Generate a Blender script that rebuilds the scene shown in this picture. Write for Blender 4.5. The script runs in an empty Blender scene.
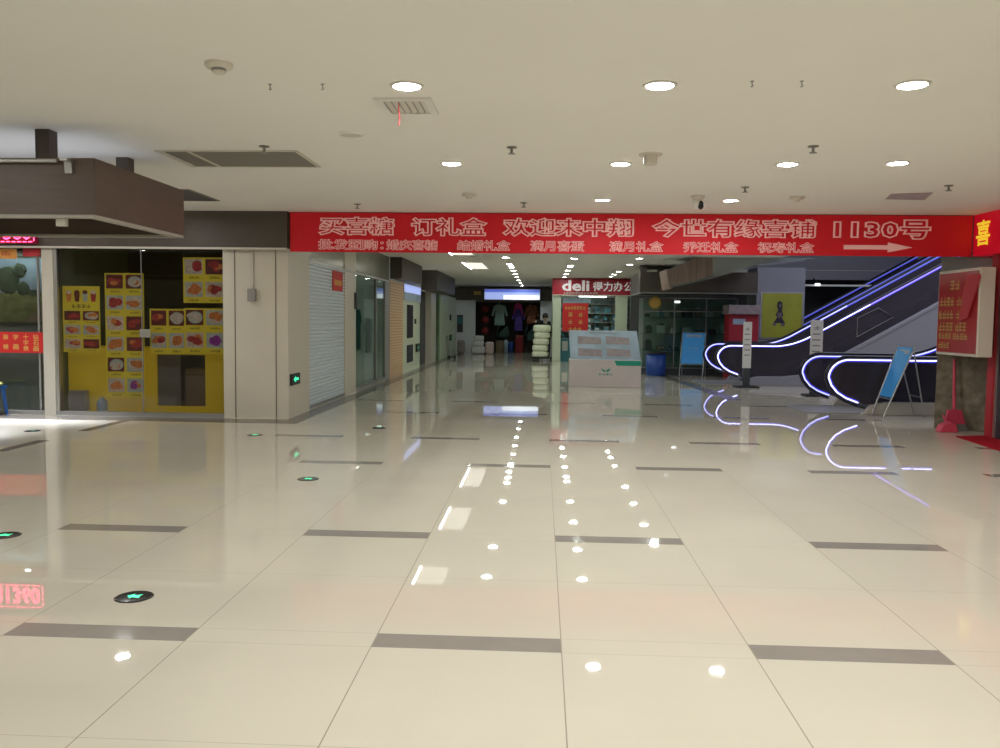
import bpy, math, random
from mathutils import Vector, Matrix
random.seed(7)
C = bpy.context.scene.collection
PI = math.pi

# ------------------------------------------------------------------ materials
def mat(name, col, rough=0.5, metal=0.0, spec=0.5, emit=None, estr=0.0, noise=0.0, nscale=4.0, bump=0.0, bscale=40.0, alpha=None, stretch=None):
    m = bpy.data.materials.new(name); m.use_nodes = True
    nt = m.node_tree; b = nt.nodes['Principled BSDF']
    c4 = (col[0], col[1], col[2], 1)
    b.inputs['Base Color'].default_value = c4
    b.inputs['Roughness'].default_value = rough
    b.inputs['Metallic'].default_value = metal
    b.inputs['Specular IOR Level'].default_value = spec
    if emit is not None:
        b.inputs['Emission Color'].default_value = (emit[0], emit[1], emit[2], 1)
        b.inputs['Emission Strength'].default_value = estr
    if noise > 0 or bump > 0:
        tc = nt.nodes.new('ShaderNodeTexCoord')
        vec = tc.outputs['Object']
        if stretch:
            mp = nt.nodes.new('ShaderNodeMapping'); mp.inputs['Scale'].default_value = stretch
            nt.links.new(vec, mp.inputs['Vector']); vec = mp.outputs['Vector']
    if noise > 0:
        n = nt.nodes.new('ShaderNodeTexNoise'); n.inputs['Scale'].default_value = nscale
        n.inputs['Detail'].default_value = 4
        nt.links.new(vec, n.inputs['Vector'])
        r = nt.nodes.new('ShaderNodeMapRange')
        r.inputs['From Min'].default_value = 0.25; r.inputs['From Max'].default_value = 0.75
        r.inputs['To Min'].default_value = 1 - noise; r.inputs['To Max'].default_value = 1 + noise
        nt.links.new(n.outputs['Fac'], r.inputs['Value'])
        x = nt.nodes.new('ShaderNodeMix'); x.data_type = 'RGBA'; x.blend_type = 'MULTIPLY'
        x.inputs['Factor'].default_value = 1
        x.inputs['A'].default_value = c4
        nt.links.new(r.outputs['Result'], x.inputs['B'])
        nt.links.new(x.outputs['Result'], b.inputs['Base Color'])
    if bump > 0:
        n2 = nt.nodes.new('ShaderNodeTexNoise'); n2.inputs['Scale'].default_value = bscale
        nt.links.new(vec, n2.inputs['Vector'])
        bp = nt.nodes.new('ShaderNodeBump'); bp.inputs['Strength'].default_value = bump; bp.inputs['Distance'].default_value = 0.01
        nt.links.new(n2.outputs['Fac'], bp.inputs['Height'])
        nt.links.new(bp.outputs['Normal'], b.inputs['Normal'])
    return m

def glass(name, tint=(0.85, 0.9, 0.88), refl=0.08, rough=0.02, grey=0.0):
    m = bpy.data.materials.new(name); m.use_nodes = True
    nt = m.node_tree; nt.nodes.clear()
    out = nt.nodes.new('ShaderNodeOutputMaterial')
    t = nt.nodes.new('ShaderNodeBsdfTransparent'); t.inputs['Color'].default_value = (*tint, 1)
    g = nt.nodes.new('ShaderNodeBsdfGlossy'); g.inputs['Roughness'].default_value = rough
    g.inputs['Color'].default_value = (0.9, 0.95, 0.93, 1)
    lw0 = nt.nodes.new('ShaderNodeLayerWeight'); lw0.inputs['Blend'].default_value = 0.5
    lw = nt.nodes.new('ShaderNodeMath'); lw.operation = 'POWER'; lw.inputs[1].default_value = 4.0
    nt.links.new(lw0.outputs['Facing'], lw.inputs[0])
    ad = nt.nodes.new('ShaderNodeMath'); ad.operation = 'ADD'; ad.inputs[1].default_value = refl; ad.use_clamp = True
    sc_ = nt.nodes.new('ShaderNodeMath'); sc_.operation = 'MULTIPLY'; sc_.inputs[1].default_value = 0.45
    nt.links.new(lw.outputs[0], sc_.inputs[0]); nt.links.new(sc_.outputs[0], ad.inputs[0])
    mx = nt.nodes.new('ShaderNodeMixShader')
    nt.links.new(ad.outputs[0], mx.inputs['Fac'])
    nt.links.new(t.outputs[0], mx.inputs[1]); nt.links.new(g.outputs[0], mx.inputs[2])
    last = mx.outputs[0]
    if grey > 0:
        df = nt.nodes.new('ShaderNodeBsdfDiffuse'); df.inputs['Color'].default_value = (.13, .115, .14, 1)
        m2 = nt.nodes.new('ShaderNodeMixShader'); m2.inputs['Fac'].default_value = grey
        nt.links.new(last, m2.inputs[1]); nt.links.new(df.outputs[0], m2.inputs[2]); last = m2.outputs[0]
    nt.links.new(last, out.inputs['Surface'])
    return m

M = {}
M['tile'] = mat('polished_cream_tile', (0.61, 0.567, 0.472), 0.02, spec=0.5, noise=0.035, nscale=1.3)
M['strip'] = mat('grey_brown_tile_inlay', (0.27, 0.245, 0.22), 0.06, noise=0.06, nscale=6)
M['strip2'] = mat('dark_border_tile', (0.15, 0.13, 0.11), 0.2, spec=0.35, noise=0.06, nscale=6)
M['grout'] = mat('tile_joint', (0.25, 0.215, 0.16), 0.5, spec=0.2)
M['ceil'] = mat('ceiling_paint', (0.80, 0.78, 0.725), 0.9, spec=0.1, noise=0.02, nscale=0.7)
M['cream'] = mat('cream_wall_panel', (0.66, 0.61, 0.51), 0.35, noise=0.03, nscale=2)
M['creamg'] = mat('pale_green_cream_panel', (0.60, 0.66, 0.50), 0.35, noise=0.03, nscale=2)
M['joint'] = mat('dark_panel_joint', (0.16, 0.13, 0.1), 0.7)
M['brown'] = mat('dark_brown_wood_laminate', (0.098, 0.066, 0.05), 0.42, noise=0.12, nscale=3, stretch=(1, 1, 8))
M['brown2'] = mat('dark_grey_brown_laminate', (0.078, 0.062, 0.049), 0.5, noise=0.1, nscale=3)
M['black'] = mat('matt_black', (0.015, 0.015, 0.016), 0.5)
M['dark'] = mat('dark_interior', (0.075, 0.075, 0.078), 0.7, noise=0.15, nscale=2)
M['darkbrown'] = mat('dim_shop_interior', (0.05, 0.04, 0.035), 0.8, noise=0.3, nscale=1.5)
M['trim'] = mat('off_white_trim', (0.62, 0.58, 0.5), 0.35)
M['trim2'] = mat('grey_beige_trim', (0.40, 0.375, 0.33), 0.4)
M['white'] = mat('white_plastic', (0.75, 0.73, 0.68), 0.4)
M['fascia'] = mat('grey_green_fascia_panel', (0.30, 0.30, 0.25), 0.15, noise=0.08, nscale=1.5)
M['intwall'] = mat('glowing_grey_green_interior', (0.20, 0.21, 0.19), 0.7, emit=(0.5, 0.55, 0.48), estr=0.20, noise=0.45, nscale=2.2)  # wall glows faintly in place of lighting inside the glazed shop
M['alu'] = mat('brushed_aluminium', (0.5, 0.5, 0.49), 0.35, metal=0.9)
M['greymetal'] = mat('grey_painted_metal', (0.27, 0.265, 0.255), 0.4)
M['greyslat'] = mat('grey_brown_grille', (0.20, 0.185, 0.155), 0.5)
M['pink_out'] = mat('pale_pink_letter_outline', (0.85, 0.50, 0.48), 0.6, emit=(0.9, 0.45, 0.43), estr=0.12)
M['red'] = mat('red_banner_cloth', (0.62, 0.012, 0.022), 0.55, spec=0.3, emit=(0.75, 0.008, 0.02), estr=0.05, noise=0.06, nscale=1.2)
M['deepred'] = mat('deep_red_sign_board', (0.40, 0.012, 0.03), 0.45, noise=0.06, nscale=1.5)
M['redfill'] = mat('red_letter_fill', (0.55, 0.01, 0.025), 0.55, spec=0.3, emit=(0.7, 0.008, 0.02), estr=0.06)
M['redlit'] = mat('lit_red_fascia', (0.6, 0.008, 0.02), 0.4, emit=(0.85, 0.004, 0.03), estr=0.25)
M['yellowlit'] = mat('lit_yellow_letter', (0.9, 0.7, 0.05), 0.4, emit=(1.0, 0.72, 0.04), estr=0.6)
M['reddull'] = mat('red_painted_metal', (0.42, 0.02, 0.03), 0.45)
M['redpaper'] = mat('red_paper', (0.62, 0.02, 0.02), 0.6, noise=0.06, nscale=4)
M['yellowtxt'] = mat('yellow_printed_ink', (0.75, 0.5, 0.12), 0.6)
M['goldtxt'] = mat('dull_gold_ink', (0.55, 0.36, 0.09), 0.5)
M['darkred'] = mat('dark_red_sign_face', (0.36, 0.025, 0.03), 0.12, noise=0.15, nscale=3)
M['orange'] = mat('orange_paper', (0.70, 0.30, 0.06), 0.6)
M['yellow'] = mat('yellow_menu_paper', (0.66, 0.56, 0.03), 0.5, emit=(0.70, 0.55, 0.02), estr=0.16, noise=0.05, nscale=3)  # slight glow stands in for light inside the food shop
M['yellowb'] = mat('yellow_board', (0.58, 0.44, 0.015), 0.45, emit=(0.55, 0.38, 0.01), estr=0.22, noise=0.06, nscale=2)  # glows a little, imitating the food shop's interior light
M['glassshop'] = glass('clear_shop_glass', (0.76, 0.75, 0.75), 0.03)
M['glassgreen'] = glass('greenish_shop_glass', (0.72, 0.80, 0.74), 0.07)
M['glassdark'] = glass('smoked_balustrade_glass', (0.32, 0.31, 0.38), 0.02, grey=0.38)
M['glasscase'] = glass('display_case_glass', (0.72, 0.82, 0.78), 0.015)
M['glasslight'] = glass('pale_leaflet_rack_glass', (0.75, 0.85, 0.86), 0.15, rough=0.1)
M['lens'] = mat('downlight_lens', (0.9, 0.9, 0.9), 0.3, emit=(0.965, 0.98, 0.965), estr=270)
M['lensfar'] = mat('far_downlight_lens', (0.9, 0.9, 0.9), 0.3, emit=(0.90, 1.0, 0.93), estr=95)
M['panel'] = mat('panel_light_diffuser', (0.9, 0.9, 0.9), 0.3, emit=(1.0, 0.96, 0.85), estr=0.9)
M['led'] = mat('blue_white_light_strip', (0.6, 0.6, 0.9), 0.3, emit=(0.55, 0.55, 1.0), estr=3.6)
M['led2'] = mat('soft_blue_light_strip', (0.5, 0.5, 0.9), 0.3, emit=(0.50, 0.52, 1.0), estr=1.9)
M['leddim'] = mat('dim_blue_light_strip', (0.3, 0.35, 0.7), 0.3, emit=(0.30, 0.36, 0.85), estr=0.45)
M['ledblue'] = mat('deep_blue_glow_lip', (0.05, 0.05, 0.3), 0.3, emit=(0.03, 0.03, 0.55), estr=1.0)
M['ledpurple'] = mat('violet_light_strip', (0.4, 0.3, 0.9), 0.3, emit=(0.30, 0.22, 1.0), estr=1.8)
M['whitelit'] = mat('lit_white_letters', (0.7, 0.66, 0.66), 0.4, emit=(0.85, 0.8, 0.8), estr=0.22)
M['rubber'] = mat('black_rubber_handrail', (0.012, 0.013, 0.03), 0.3)
M['ledred'] = mat('pink_red_led', (0.9, 0.1, 0.2), 0.3, emit=(1.0, 0.05, 0.16), estr=6.5)
M['ledredglow'] = mat('red_lit_led_board', (0.12, 0.0, 0.02), 0.4, emit=(0.6, 0.0, 0.05), estr=0.10)
M['green_on'] = mat('lit_green_symbol', (0.1, 0.8, 0.4), 0.3, emit=(0.02, 0.75, 0.33), estr=1.6)
M['green_dim'] = mat('dim_green_symbol', (0.05, 0.3, 0.18), 0.4, emit=(0.02, 0.4, 0.2), estr=0.25)
M['disc'] = mat('dark_glass_disc', (0.03, 0.03, 0.03), 0.1)
M['shutter'] = mat('pale_grey_shutter_metal', (0.70, 0.76, 0.80), 0.3, metal=0.1)
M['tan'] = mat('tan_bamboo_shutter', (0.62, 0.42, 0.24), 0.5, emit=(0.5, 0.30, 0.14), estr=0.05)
M['tand'] = mat('dark_tan_groove', (0.26, 0.15, 0.08), 0.6)
M['granite'] = mat('brown_granite', (0.15, 0.125, 0.09), 0.12, noise=0.55, nscale=9)
M['lav'] = mat('lavender_grey_cladding', (0.27, 0.27, 0.31), 0.4, noise=0.03, nscale=1)
M['skirt'] = mat('cream_escalator_skirt', (0.52, 0.48, 0.40), 0.35)
M['bluegrey'] = mat('blue_grey_column_paint', (0.30, 0.31, 0.36), 0.6, noise=0.05, nscale=1)
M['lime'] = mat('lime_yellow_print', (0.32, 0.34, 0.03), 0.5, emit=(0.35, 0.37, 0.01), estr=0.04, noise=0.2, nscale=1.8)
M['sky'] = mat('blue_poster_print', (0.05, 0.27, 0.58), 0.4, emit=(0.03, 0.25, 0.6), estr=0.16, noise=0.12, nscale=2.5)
M['skyp'] = mat('pale_blue_print', (0.36, 0.46, 0.56), 0.35, noise=0.2, nscale=3)
M['bluebin'] = mat('blue_plastic', (0.012, 0.06, 0.30), 0.4)
M['booth'] = mat('pinkish_white_panel', (0.66, 0.58, 0.58), 0.3, noise=0.06, nscale=2)
M['teal'] = mat('teal_green_print', (0.01, 0.33, 0.23), 0.4)
M['leaflet'] = mat('brown_grey_leaflets', (0.36, 0.30, 0.31), 0.6, noise=0.2, nscale=8)
M['sack'] = mat('cream_woven_sack', (0.80, 0.82, 0.63), 0.7, noise=0.06, nscale=6, bump=0.3, bscale=30)
M['sackw'] = mat('white_grey_sack', (0.78, 0.77, 0.80), 0.7, noise=0.1, nscale=6, bump=0.3, bscale=30)
M['sackp'] = mat('pink_sack', (0.76, 0.58, 0.58), 0.7, noise=0.1, nscale=6, bump=0.3, bscale=30)
M['skin'] = mat('skin', (0.52, 0.33, 0.24), 0.55)
M['hair'] = mat('black_hair', (0.01, 0.01, 0.01), 0.5)
M['jacket'] = mat('black_jacket', (0.014, 0.014, 0.016), 0.7)
M['collar'] = mat('light_grey_collar', (0.45, 0.46, 0.5), 0.7)
M['trouser'] = mat('dark_grey_trousers', (0.07, 0.075, 0.085), 0.8)
M['carton'] = mat('brown_cardboard', (0.20, 0.15, 0.09), 0.8, noise=0.08, nscale=5)
M['greyboard'] = mat('grey_board', (0.16, 0.15, 0.13), 0.7)
M['stoolblue'] = mat('blue_plastic_stool', (0.01, 0.10, 0.36), 0.4)
M['olive'] = mat('olive_cloth', (0.33, 0.34, 0.10), 0.9)
M['greenwall'] = mat('pale_green_wall', (0.28, 0.35, 0.31), 0.6, noise=0.08, nscale=2)
M['gold'] = mat('gold_yellow_disc', (0.55, 0.36, 0.03), 0.5)
M['pinkbroom'] = mat('pink_plastic', (0.55, 0.05, 0.10), 0.45)
M['purple'] = mat('purple_blue_cloth', (0.06, 0.03, 0.22), 0.7, noise=0.5, nscale=6)
M['paleblue'] = mat('pale_blue_green_cloth', (0.25, 0.36, 0.34), 0.8, noise=0.1, nscale=4)
M['darkgreen'] = mat('dark_green_cloth', (0.05, 0.10, 0.085), 0.8, noise=0.2, nscale=4)
M['pinkc'] = mat('deep_pink_cloth', (0.40, 0.02, 0.16), 0.7, noise=0.3, nscale=6)
M['orangec'] = mat('rust_patterned_cloth', (0.22, 0.07, 0.03), 0.7, noise=0.7, nscale=7)
M['maroon'] = mat('dull_red_lantern_cloth', (0.22, 0.015, 0.02), 0.7)
M['mat_red'] = mat('red_carpet_mat', (0.34, 0.01, 0.02), 0.95, spec=0.1, bump=0.3, bscale=200)
M['fruit_r'] = mat('dark_red_food_print', (0.48, 0.035, 0.03), 0.5, noise=0.5, nscale=25)
M['fruit_o'] = mat('orange_food_print', (0.75, 0.24, 0.05), 0.5, noise=0.5, nscale=25)
M['fruit_w'] = mat('pale_food_print', (0.72, 0.62, 0.5), 0.5, noise=0.35, nscale=25)
M['fruit_p'] = mat('purple_food_print', (0.36, 0.03, 0.42), 0.5, noise=0.5, nscale=25)
M['fruit_m'] = mat('maroon_food_print', (0.16, 0.018, 0.015), 0.5, noise=0.4, nscale=25)
M['fruit_g'] = mat('pale_green_plate_print', (0.55, 0.62, 0.55), 0.5, noise=0.2, nscale=25)
M['brownink'] = mat('brown_ink', (0.14, 0.08, 0.01), 0.6)
M['lightsign'] = mat('lit_sign_face', (0.3, 0.35, 0.6), 0.4, emit=(0.42, 0.52, 1.0), estr=0.75)
M['lightsignb'] = mat('lit_sign_face_blue', (0.2, 0.3, 0.8), 0.4, emit=(0.12, 0.17, 0.75), estr=0.6)
M['lightsignw'] = mat('lit_sign_face_white', (0.9, 0.9, 0.9), 0.4, emit=(0.80, 0.87, 1.0), estr=1.1)
M['whitewall'] = mat('white_painted_wall', (0.85, 0.87, 0.92), 0.6)
M['shelfgoods'] = mat('mixed_stationery', (0.18, 0.25, 0.23), 0.6, noise=0.9, nscale=5)
M['goods1'] = mat('white_goods_box', (0.5, 0.52, 0.5), 0.6)
M['goods2'] = mat('teal_goods_box', (0.05, 0.2, 0.24), 0.6)
M['goods3'] = mat('dark_goods_box', (0.03, 0.04, 0.05), 0.5)
M['goods4'] = mat('brown_goods_box', (0.2, 0.12, 0.07), 0.6)
M['mirrorclad'] = mat('grey_green_mirror_cladding', (0.36, 0.40, 0.37), 0.10, metal=0.7)
M['ribclad'] = mat('pinkish_brown_ribbed_cladding', (0.24, 0.17, 0.135), 0.35, noise=0.3, nscale=22, stretch=(1, .05, .05))
M['paint_sky'] = mat('painted_sky', (0.22, 0.32, 0.38), 0.3, noise=0.35, nscale=3)
M['paint_tree'] = mat('painted_trees', (0.055, 0.085, 0.05), 0.3, noise=0.6, nscale=9)
M['paint_grass'] = mat('painted_meadow', (0.17, 0.20, 0.07), 0.3, noise=0.5, nscale=7)
M['paint_path'] = mat('painted_path', (0.20, 0.16, 0.10), 0.3, noise=0.4, nscale=7)
M['figure'] = mat('dark_printed_figure', (0.03, 0.02, 0.04), 0.5)
M['figgrey'] = mat('grey_printed_figure', (0.14, 0.12, 0.13), 0.5)
M['phone'] = mat('dark_grey_plastic', (0.05, 0.055, 0.06), 0.4)
M['fillpanel'] = mat('shop_fill_glow', (0.9, 0.9, 0.9), 0.3, emit=(0.9, 1.0, 0.95), estr=8)  # glow of the fill panel added in the stationery shop
M['tube'] = mat('dim_tube_light', (0.8, 0.8, 0.8), 0.4, emit=(0.85, 0.95, 0.9), estr=0.10)
M['lampspot'] = mat('small_lamp_glow', (0.9, 0.9, 0.9), 0.4, emit=(0.9, 0.95, 1.0), estr=2.0)

# ------------------------------------------------------------------ mesh builder
ORG = {}
class MB:
    def __init__(s): s.v = []; s.f = []; s.mi = []; s.sm = []; s.mats = []
    def _m(s, m):
        m = M[m] if isinstance(m, str) else m
        if m not in s.mats: s.mats.append(m)
        return s.mats.index(m)
    def add(s, verts, faces, m, smooth=False):
        o = len(s.v); k = s._m(m)
        s.v += [tuple(v) for v in verts]
        for f in faces:
            s.f.append([i + o for i in f]); s.mi.append(k); s.sm.append(smooth)
        return s
    def box(s, x0, x1, y0, y1, z0, z1, m):
        v = [(x0, y0, z0), (x1, y0, z0), (x1, y1, z0), (x0, y1, z0), (x0, y0, z1), (x1, y0, z1), (x1, y1, z1), (x0, y1, z1)]
        return s.add(v, [(0, 3, 2, 1), (4, 5, 6, 7), (0, 1, 5, 4), (1, 2, 6, 5), (2, 3, 7, 6), (3, 0, 4, 7)], m)
    def poly(s, pts, m): return s.add(pts, [list(range(len(pts)))], m)
    def prism(s, pts, axis, a0, a1, m):
        # pts: 2D in the plane normal to axis. axis 'y': (x,z); 'x': (y,z); 'z': (x,y)
        def P(p, a): return (p[0], a, p[1]) if axis == 'y' else ((a, p[0], p[1]) if axis == 'x' else (p[0], p[1], a))
        n = len(pts); v = [P(p, a0) for p in pts] + [P(p, a1) for p in pts]
        f = [list(range(n))[::-1], list(range(n, 2 * n))] + [[i, (i + 1) % n, n + (i + 1) % n, n + i] for i in range(n)]
        return s.add(v, f, m)
    def cyl(s, p0, p1, r0, r1, m, n=16, caps=True):
        p0 = Vector(p0); p1 = Vector(p1); d = (p1 - p0).normalized()
        a = d.orthogonal().normalized(); b = d.cross(a)
        v = []
        for p, r in ((p0, r0), (p1, r1)):
            for i in range(n):
                t = 2 * PI * i / n; v.append(p + (a * math.cos(t) + b * math.sin(t)) * r)
        s.add(v, [[i, (i + 1) % n, n + (i + 1) % n, n + i] for i in range(n)], m, True)
        if caps: s.add(v, [list(range(n))[::-1], list(range(n, 2 * n))], m)
        return s
    def tube(s, pts, r, m, n=8, ry=None):
        pts = [Vector(p) for p in pts]; v = []; N = len(pts); up = None
        for i, p in enumerate(pts):
            d = (pts[min(i + 1, N - 1)] - pts[max(i - 1, 0)]).normalized()
            if up is None: up = d.orthogonal().normalized() if abs(d.y) > 0.9 else Vector((0, 1, 0))
            a = (up - d * up.dot(d)).normalized(); b = d.cross(a); up = a
            for k in range(n):
                t = 2 * PI * k / n; v.append(p + a * math.cos(t) * (ry or r) + b * math.sin(t) * r)
        f = [[i * n + k, i * n + (k + 1) % n, (i + 1) * n + (k + 1) % n, (i + 1) * n + k] for i in range(N - 1) for k in range(n)]
        s.add(v, f, m, True); s.add(v, [list(range(n))[::-1], list(range((N - 1) * n, N * n))], m)
        return s
    def lathe(s, c, prof, m, n=24, smooth=True):
        v = []
        for r, z in prof:
            for i in range(n):
                t = 2 * PI * i / n; v.append((c[0] + r * math.cos(t), c[1] + r * math.sin(t), c[2] + z))
        K = len(prof)
        s.add(v, [[k * n + i, k * n + (i + 1) % n, (k + 1) * n + (i + 1) % n, (k + 1) * n + i] for k in range(K - 1) for i in range(n)], m, smooth)
        return s
    def ell(s, c, rx, ry, rz, m, nu=16, nv=10, pw=1.0, jit=0.0):
        v = []; f = []
        def sg(t): return math.copysign(abs(t) ** pw, t)
        for j in range(nv + 1):
            ph = -PI / 2 + PI * j / nv
            for i in range(nu):
                t = 2 * PI * i / nu; q = 1 + random.uniform(-jit, jit)
                v.append((c[0] + rx * sg(math.cos(ph)) * sg(math.cos(t)) * q, c[1] + ry * sg(math.cos(ph)) * sg(math.sin(t)) * q, c[2] + rz * sg(math.sin(ph)) * q))
        for j in range(nv):
            for i in range(nu):
                f.append([j * nu + i, j * nu + (i + 1) % nu, (j + 1) * nu + (i + 1) % nu, (j + 1) * nu + i])
        return s.add(v, f, m, True)
    def disc(s, c, r, m, plane='z', n=20, ry=None, up=1):
        ry = ry or r; P = []
        for i in range(n):
            t = 2 * PI * i / n * up; a, b = r * math.cos(t), ry * math.sin(t)
            P.append((c[0] + a, c[1] + b, c[2]) if plane == 'z' else ((c[0] + a, c[1], c[2] + b) if plane == 'y' else (c[0], c[1] + a, c[2] + b)))
        return s.poly(P, m)
    def build(s, name, parent=None, label=None, cat=None, group=None, kind=None, bevel=0.0):
        if parent is None:
            xs = [v[0] for v in s.v]; ys = [v[1] for v in s.v]; zs = [v[2] for v in s.v]
            o = Vector(((min(xs) + max(xs)) / 2, (min(ys) + max(ys)) / 2, min(zs)))
        else: o = ORG[parent.name]
        me = bpy.data.meshes.new(name)
        me.from_pydata([(v[0] - o.x, v[1] - o.y, v[2] - o.z) for v in s.v], [], s.f)
        for m in s.mats: me.materials.append(m)
        me.polygons.foreach_set('material_index', s.mi); me.polygons.foreach_set('use_smooth', s.sm)
        me.update()
        ob = bpy.data.objects.new(name, me); C.objects.link(ob)
        if parent is None: ob.location = o
        else: ob.parent = parent
        ORG[ob.name] = o
        if bevel:
            b = ob.modifiers.new('bevel', 'BEVEL'); b.width = bevel; b.segments = 2; b.limit_method = 'ANGLE'
        tag(ob, label, cat, group, kind)
        return ob

def tag(o, label=None, cat=None, group=None, kind=None):
    if label: o['label'] = label
    if cat: o['category'] = cat
    if group: o['group'] = group
    if kind: o['kind'] = kind

def thing(name, label, cat, loc, group=None):
    o = bpy.data.objects.new(name, None); C.objects.link(o); o.location = loc
    o.empty_display_size = 0.1
    ORG[o.name] = Vector(loc); tag(o, label, cat, group); return o

def dup(root, loc, label, group=None):
    r = root.copy(); C.objects.link(r); r.location = loc; r['label'] = label
    if group: r['group'] = group
    for ch in list(root.children):
        c = ch.copy(); C.objects.link(c); c.parent = r
        for g in list(ch.children):
            d = g.copy(); C.objects.link(d); d.parent = c
    return r

# ------------------------------------------------------------------ lettering
_tc = {}
def glyphs(body, offset=0.0, outline=0.0, space=1.0):
    key = (body, offset, outline, space)
    if key not in _tc:
        cu = bpy.data.curves.new('lettering', 'FONT'); cu.body = body; cu.resolution_u = 2
        cu.offset = offset; cu.space_character = space
        if outline: cu.fill_mode = 'NONE'; cu.bevel_depth = outline; cu.bevel_resolution = 0
        ob = bpy.data.objects.new('lettering', cu); C.objects.link(ob)
        dg = bpy.context.evaluated_depsgraph_get(); dg.update()
        me = bpy.data.meshes.new_from_object(ob.evaluated_get(dg))
        _tc[key] = ([tuple(v.co) for v in me.vertices], [list(p.vertices) for p in me.polygons])
        bpy.data.objects.remove(ob); bpy.data.curves.remove(cu); bpy.data.meshes.remove(me)
    return _tc[key]
AX = {'front': ((1, 0, 0), (0, 0, 1), (0, -1, 0)), 'left': ((0, -1, 0), (0, 0, 1), (-1, 0, 0)), 'right': ((0, 1, 0), (0, 0, 1), (1, 0, 0))}
def letter(mb, body, m, u0, u1, z0, z1, plane, facing='front', offset=0.0, outline=0.0, space=1.0, lift=0.0, shear=0.0):
    """fit text into [u0,u1] x [z0,z1] of a vertical plane: facing front = y plane seen from -y, left = x plane seen from -x (u runs along -y), right = x plane seen from +x"""
    V, F = glyphs(body, offset, outline, space)
    if not V: return
    x0 = min(v[0] for v in V); x1 = max(v[0] for v in V); y0 = min(v[1] for v in V); y1 = max(v[1] for v in V)
    sx = (u1 - u0) / max(1e-6, x1 - x0); sz = (z1 - z0) / max(1e-6, y1 - y0); out = []
    for v in V:
        a = (v[0] - x0) * sx; b = (v[1] - y0) * sz; n = lift + v[2] * min(abs(sx), sz)
        if facing == 'front': out.append((u0 + a, plane - n, z0 + b))
        elif facing == 'left': out.append((plane - n, u0 + a, z0 + b))
        else: out.append((plane + n, u0 + a, z0 + b))
    mb.add(out, F, m)

def pseudo(mb, m, x0, x1, z0, z1, y, n, rng):
    """a line of n unreadable printed characters: little clusters of strokes"""
    w = (x1 - x0) / n
    for i in range(n):
        a = x0 + i * w + w * .08; b = a + w * .8; h = z1 - z0
        for k in range(rng.randint(2, 3)):
            zz = z0 + h * (0.1 + 0.35 * k); mb.poly([(a, y, zz), (b, y, zz), (b, y, zz + h * .14), (a, y, zz + h * .14)], m)
        xx = a + (b - a) * rng.uniform(.2, .7); mb.poly([(xx, y, z0), (xx + w * .14, y, z0), (xx + w * .14, y, z1), (xx, y, z1)], m)
        if rng.random() < .6: mb.poly([(a, y, z0), (a + w * .12, y, z0), (a + w * .12, y, z1 - h * .2), (a, y, z1 - h * .2)], m)

def struct(mb, name, parent=None, bevel=0):
    return mb.build(name, parent, kind='structure' if parent is None else None, bevel=bevel)

H = 3.03
# ------------------------------------------------------------------ floor: tiles, inlays and joints as faces of one mesh
T = 0.8706; X0 = -0.7597
rows = [-1.83, 1.01, 3.855, 5.753, 8.591, 10.478, 13.32, 15.22, 18.06, 19.96, 22.8, 24.7, 27.5, 29.4, 32.3, 34.2, 37.0, 38.9]
W = 0.165
ys = set([-7.0, 42.0])
prev = -7.0
for i, r in enumerate(rows):
    n = max(1, round((r - W - prev) / T))
    for k in range(1, n): ys.add(prev + (r - W - prev) * k / n)
    ys.add(r - W); ys.add(r); prev = r
ys = sorted(ys)
cols = [X0 + k * T for k in range(-13, 18)]
J = 0.0026
def parity(i): return 0 if i % 2 == 0 else 1
xsl = [-12.0]
for c in cols: xsl += [c - J, c + J]
xsl.append(14.0)
fl = MB()
ye = []
for y in ys[1:-1]: ye += [y - J * .4, y + J * .4]
yl = [ys[0]] + ye + [ys[-1]]
nx, ny = len(xsl), len(yl)
verts = [(x, y, 0.0) for y in yl for x in xsl]
buckets = {'tile': [], 'strip': [], 'grout': []}
for j in range(ny - 1):
    yc = (yl[j] + yl[j + 1]) / 2
    for i in range(nx - 1):
        xc = (xsl[i] + xsl[i + 1]) / 2
        jx = i % 2 == 1; jy = j % 2 == 1
        b = 'tile'
        if jx or jy: b = 'grout'
        for ri, r in enumerate(rows):
            if r - W - J < yc < r + J and xc > -3.45:
                k = math.floor((xc - X0) / T)
                if (k - ri) % 2 == 0 and not jx: b = 'strip'
        q = j * nx + i
        buckets[b].append((q, q + 1, q + nx + 1, q + nx))
for b, fs in buckets.items(): fl.add(verts, fs, b)
struct(fl, 'floor')
# inlays of the left concourse, borders along the shop fronts and round the escalators (thin tiles let into the floor)
tr = MB()
tr.box(-12, -3.45, 11.55, 12.0, -0.02, 0.0015, 'strip2'); tr.box(-3.72, -3.45, 12.0, 37, -0.02, 0.0015, 'strip2')
for a, b in ((6.9, 7.75), (8.75, 9.6), (10.45, 11.55)): tr.box(-6.0, -5.85, a, b, -0.02, 0.0015, 'strip2')
tr.prism([(3.25, 26), (3.25, 23.2), (3.62, 16.2), (3.92, 16.2), (3.55, 22.6), (3.55, 26)], 'z', -0.02, 0.0015, 'strip2')
struct(tr, 'trim_1')

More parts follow.
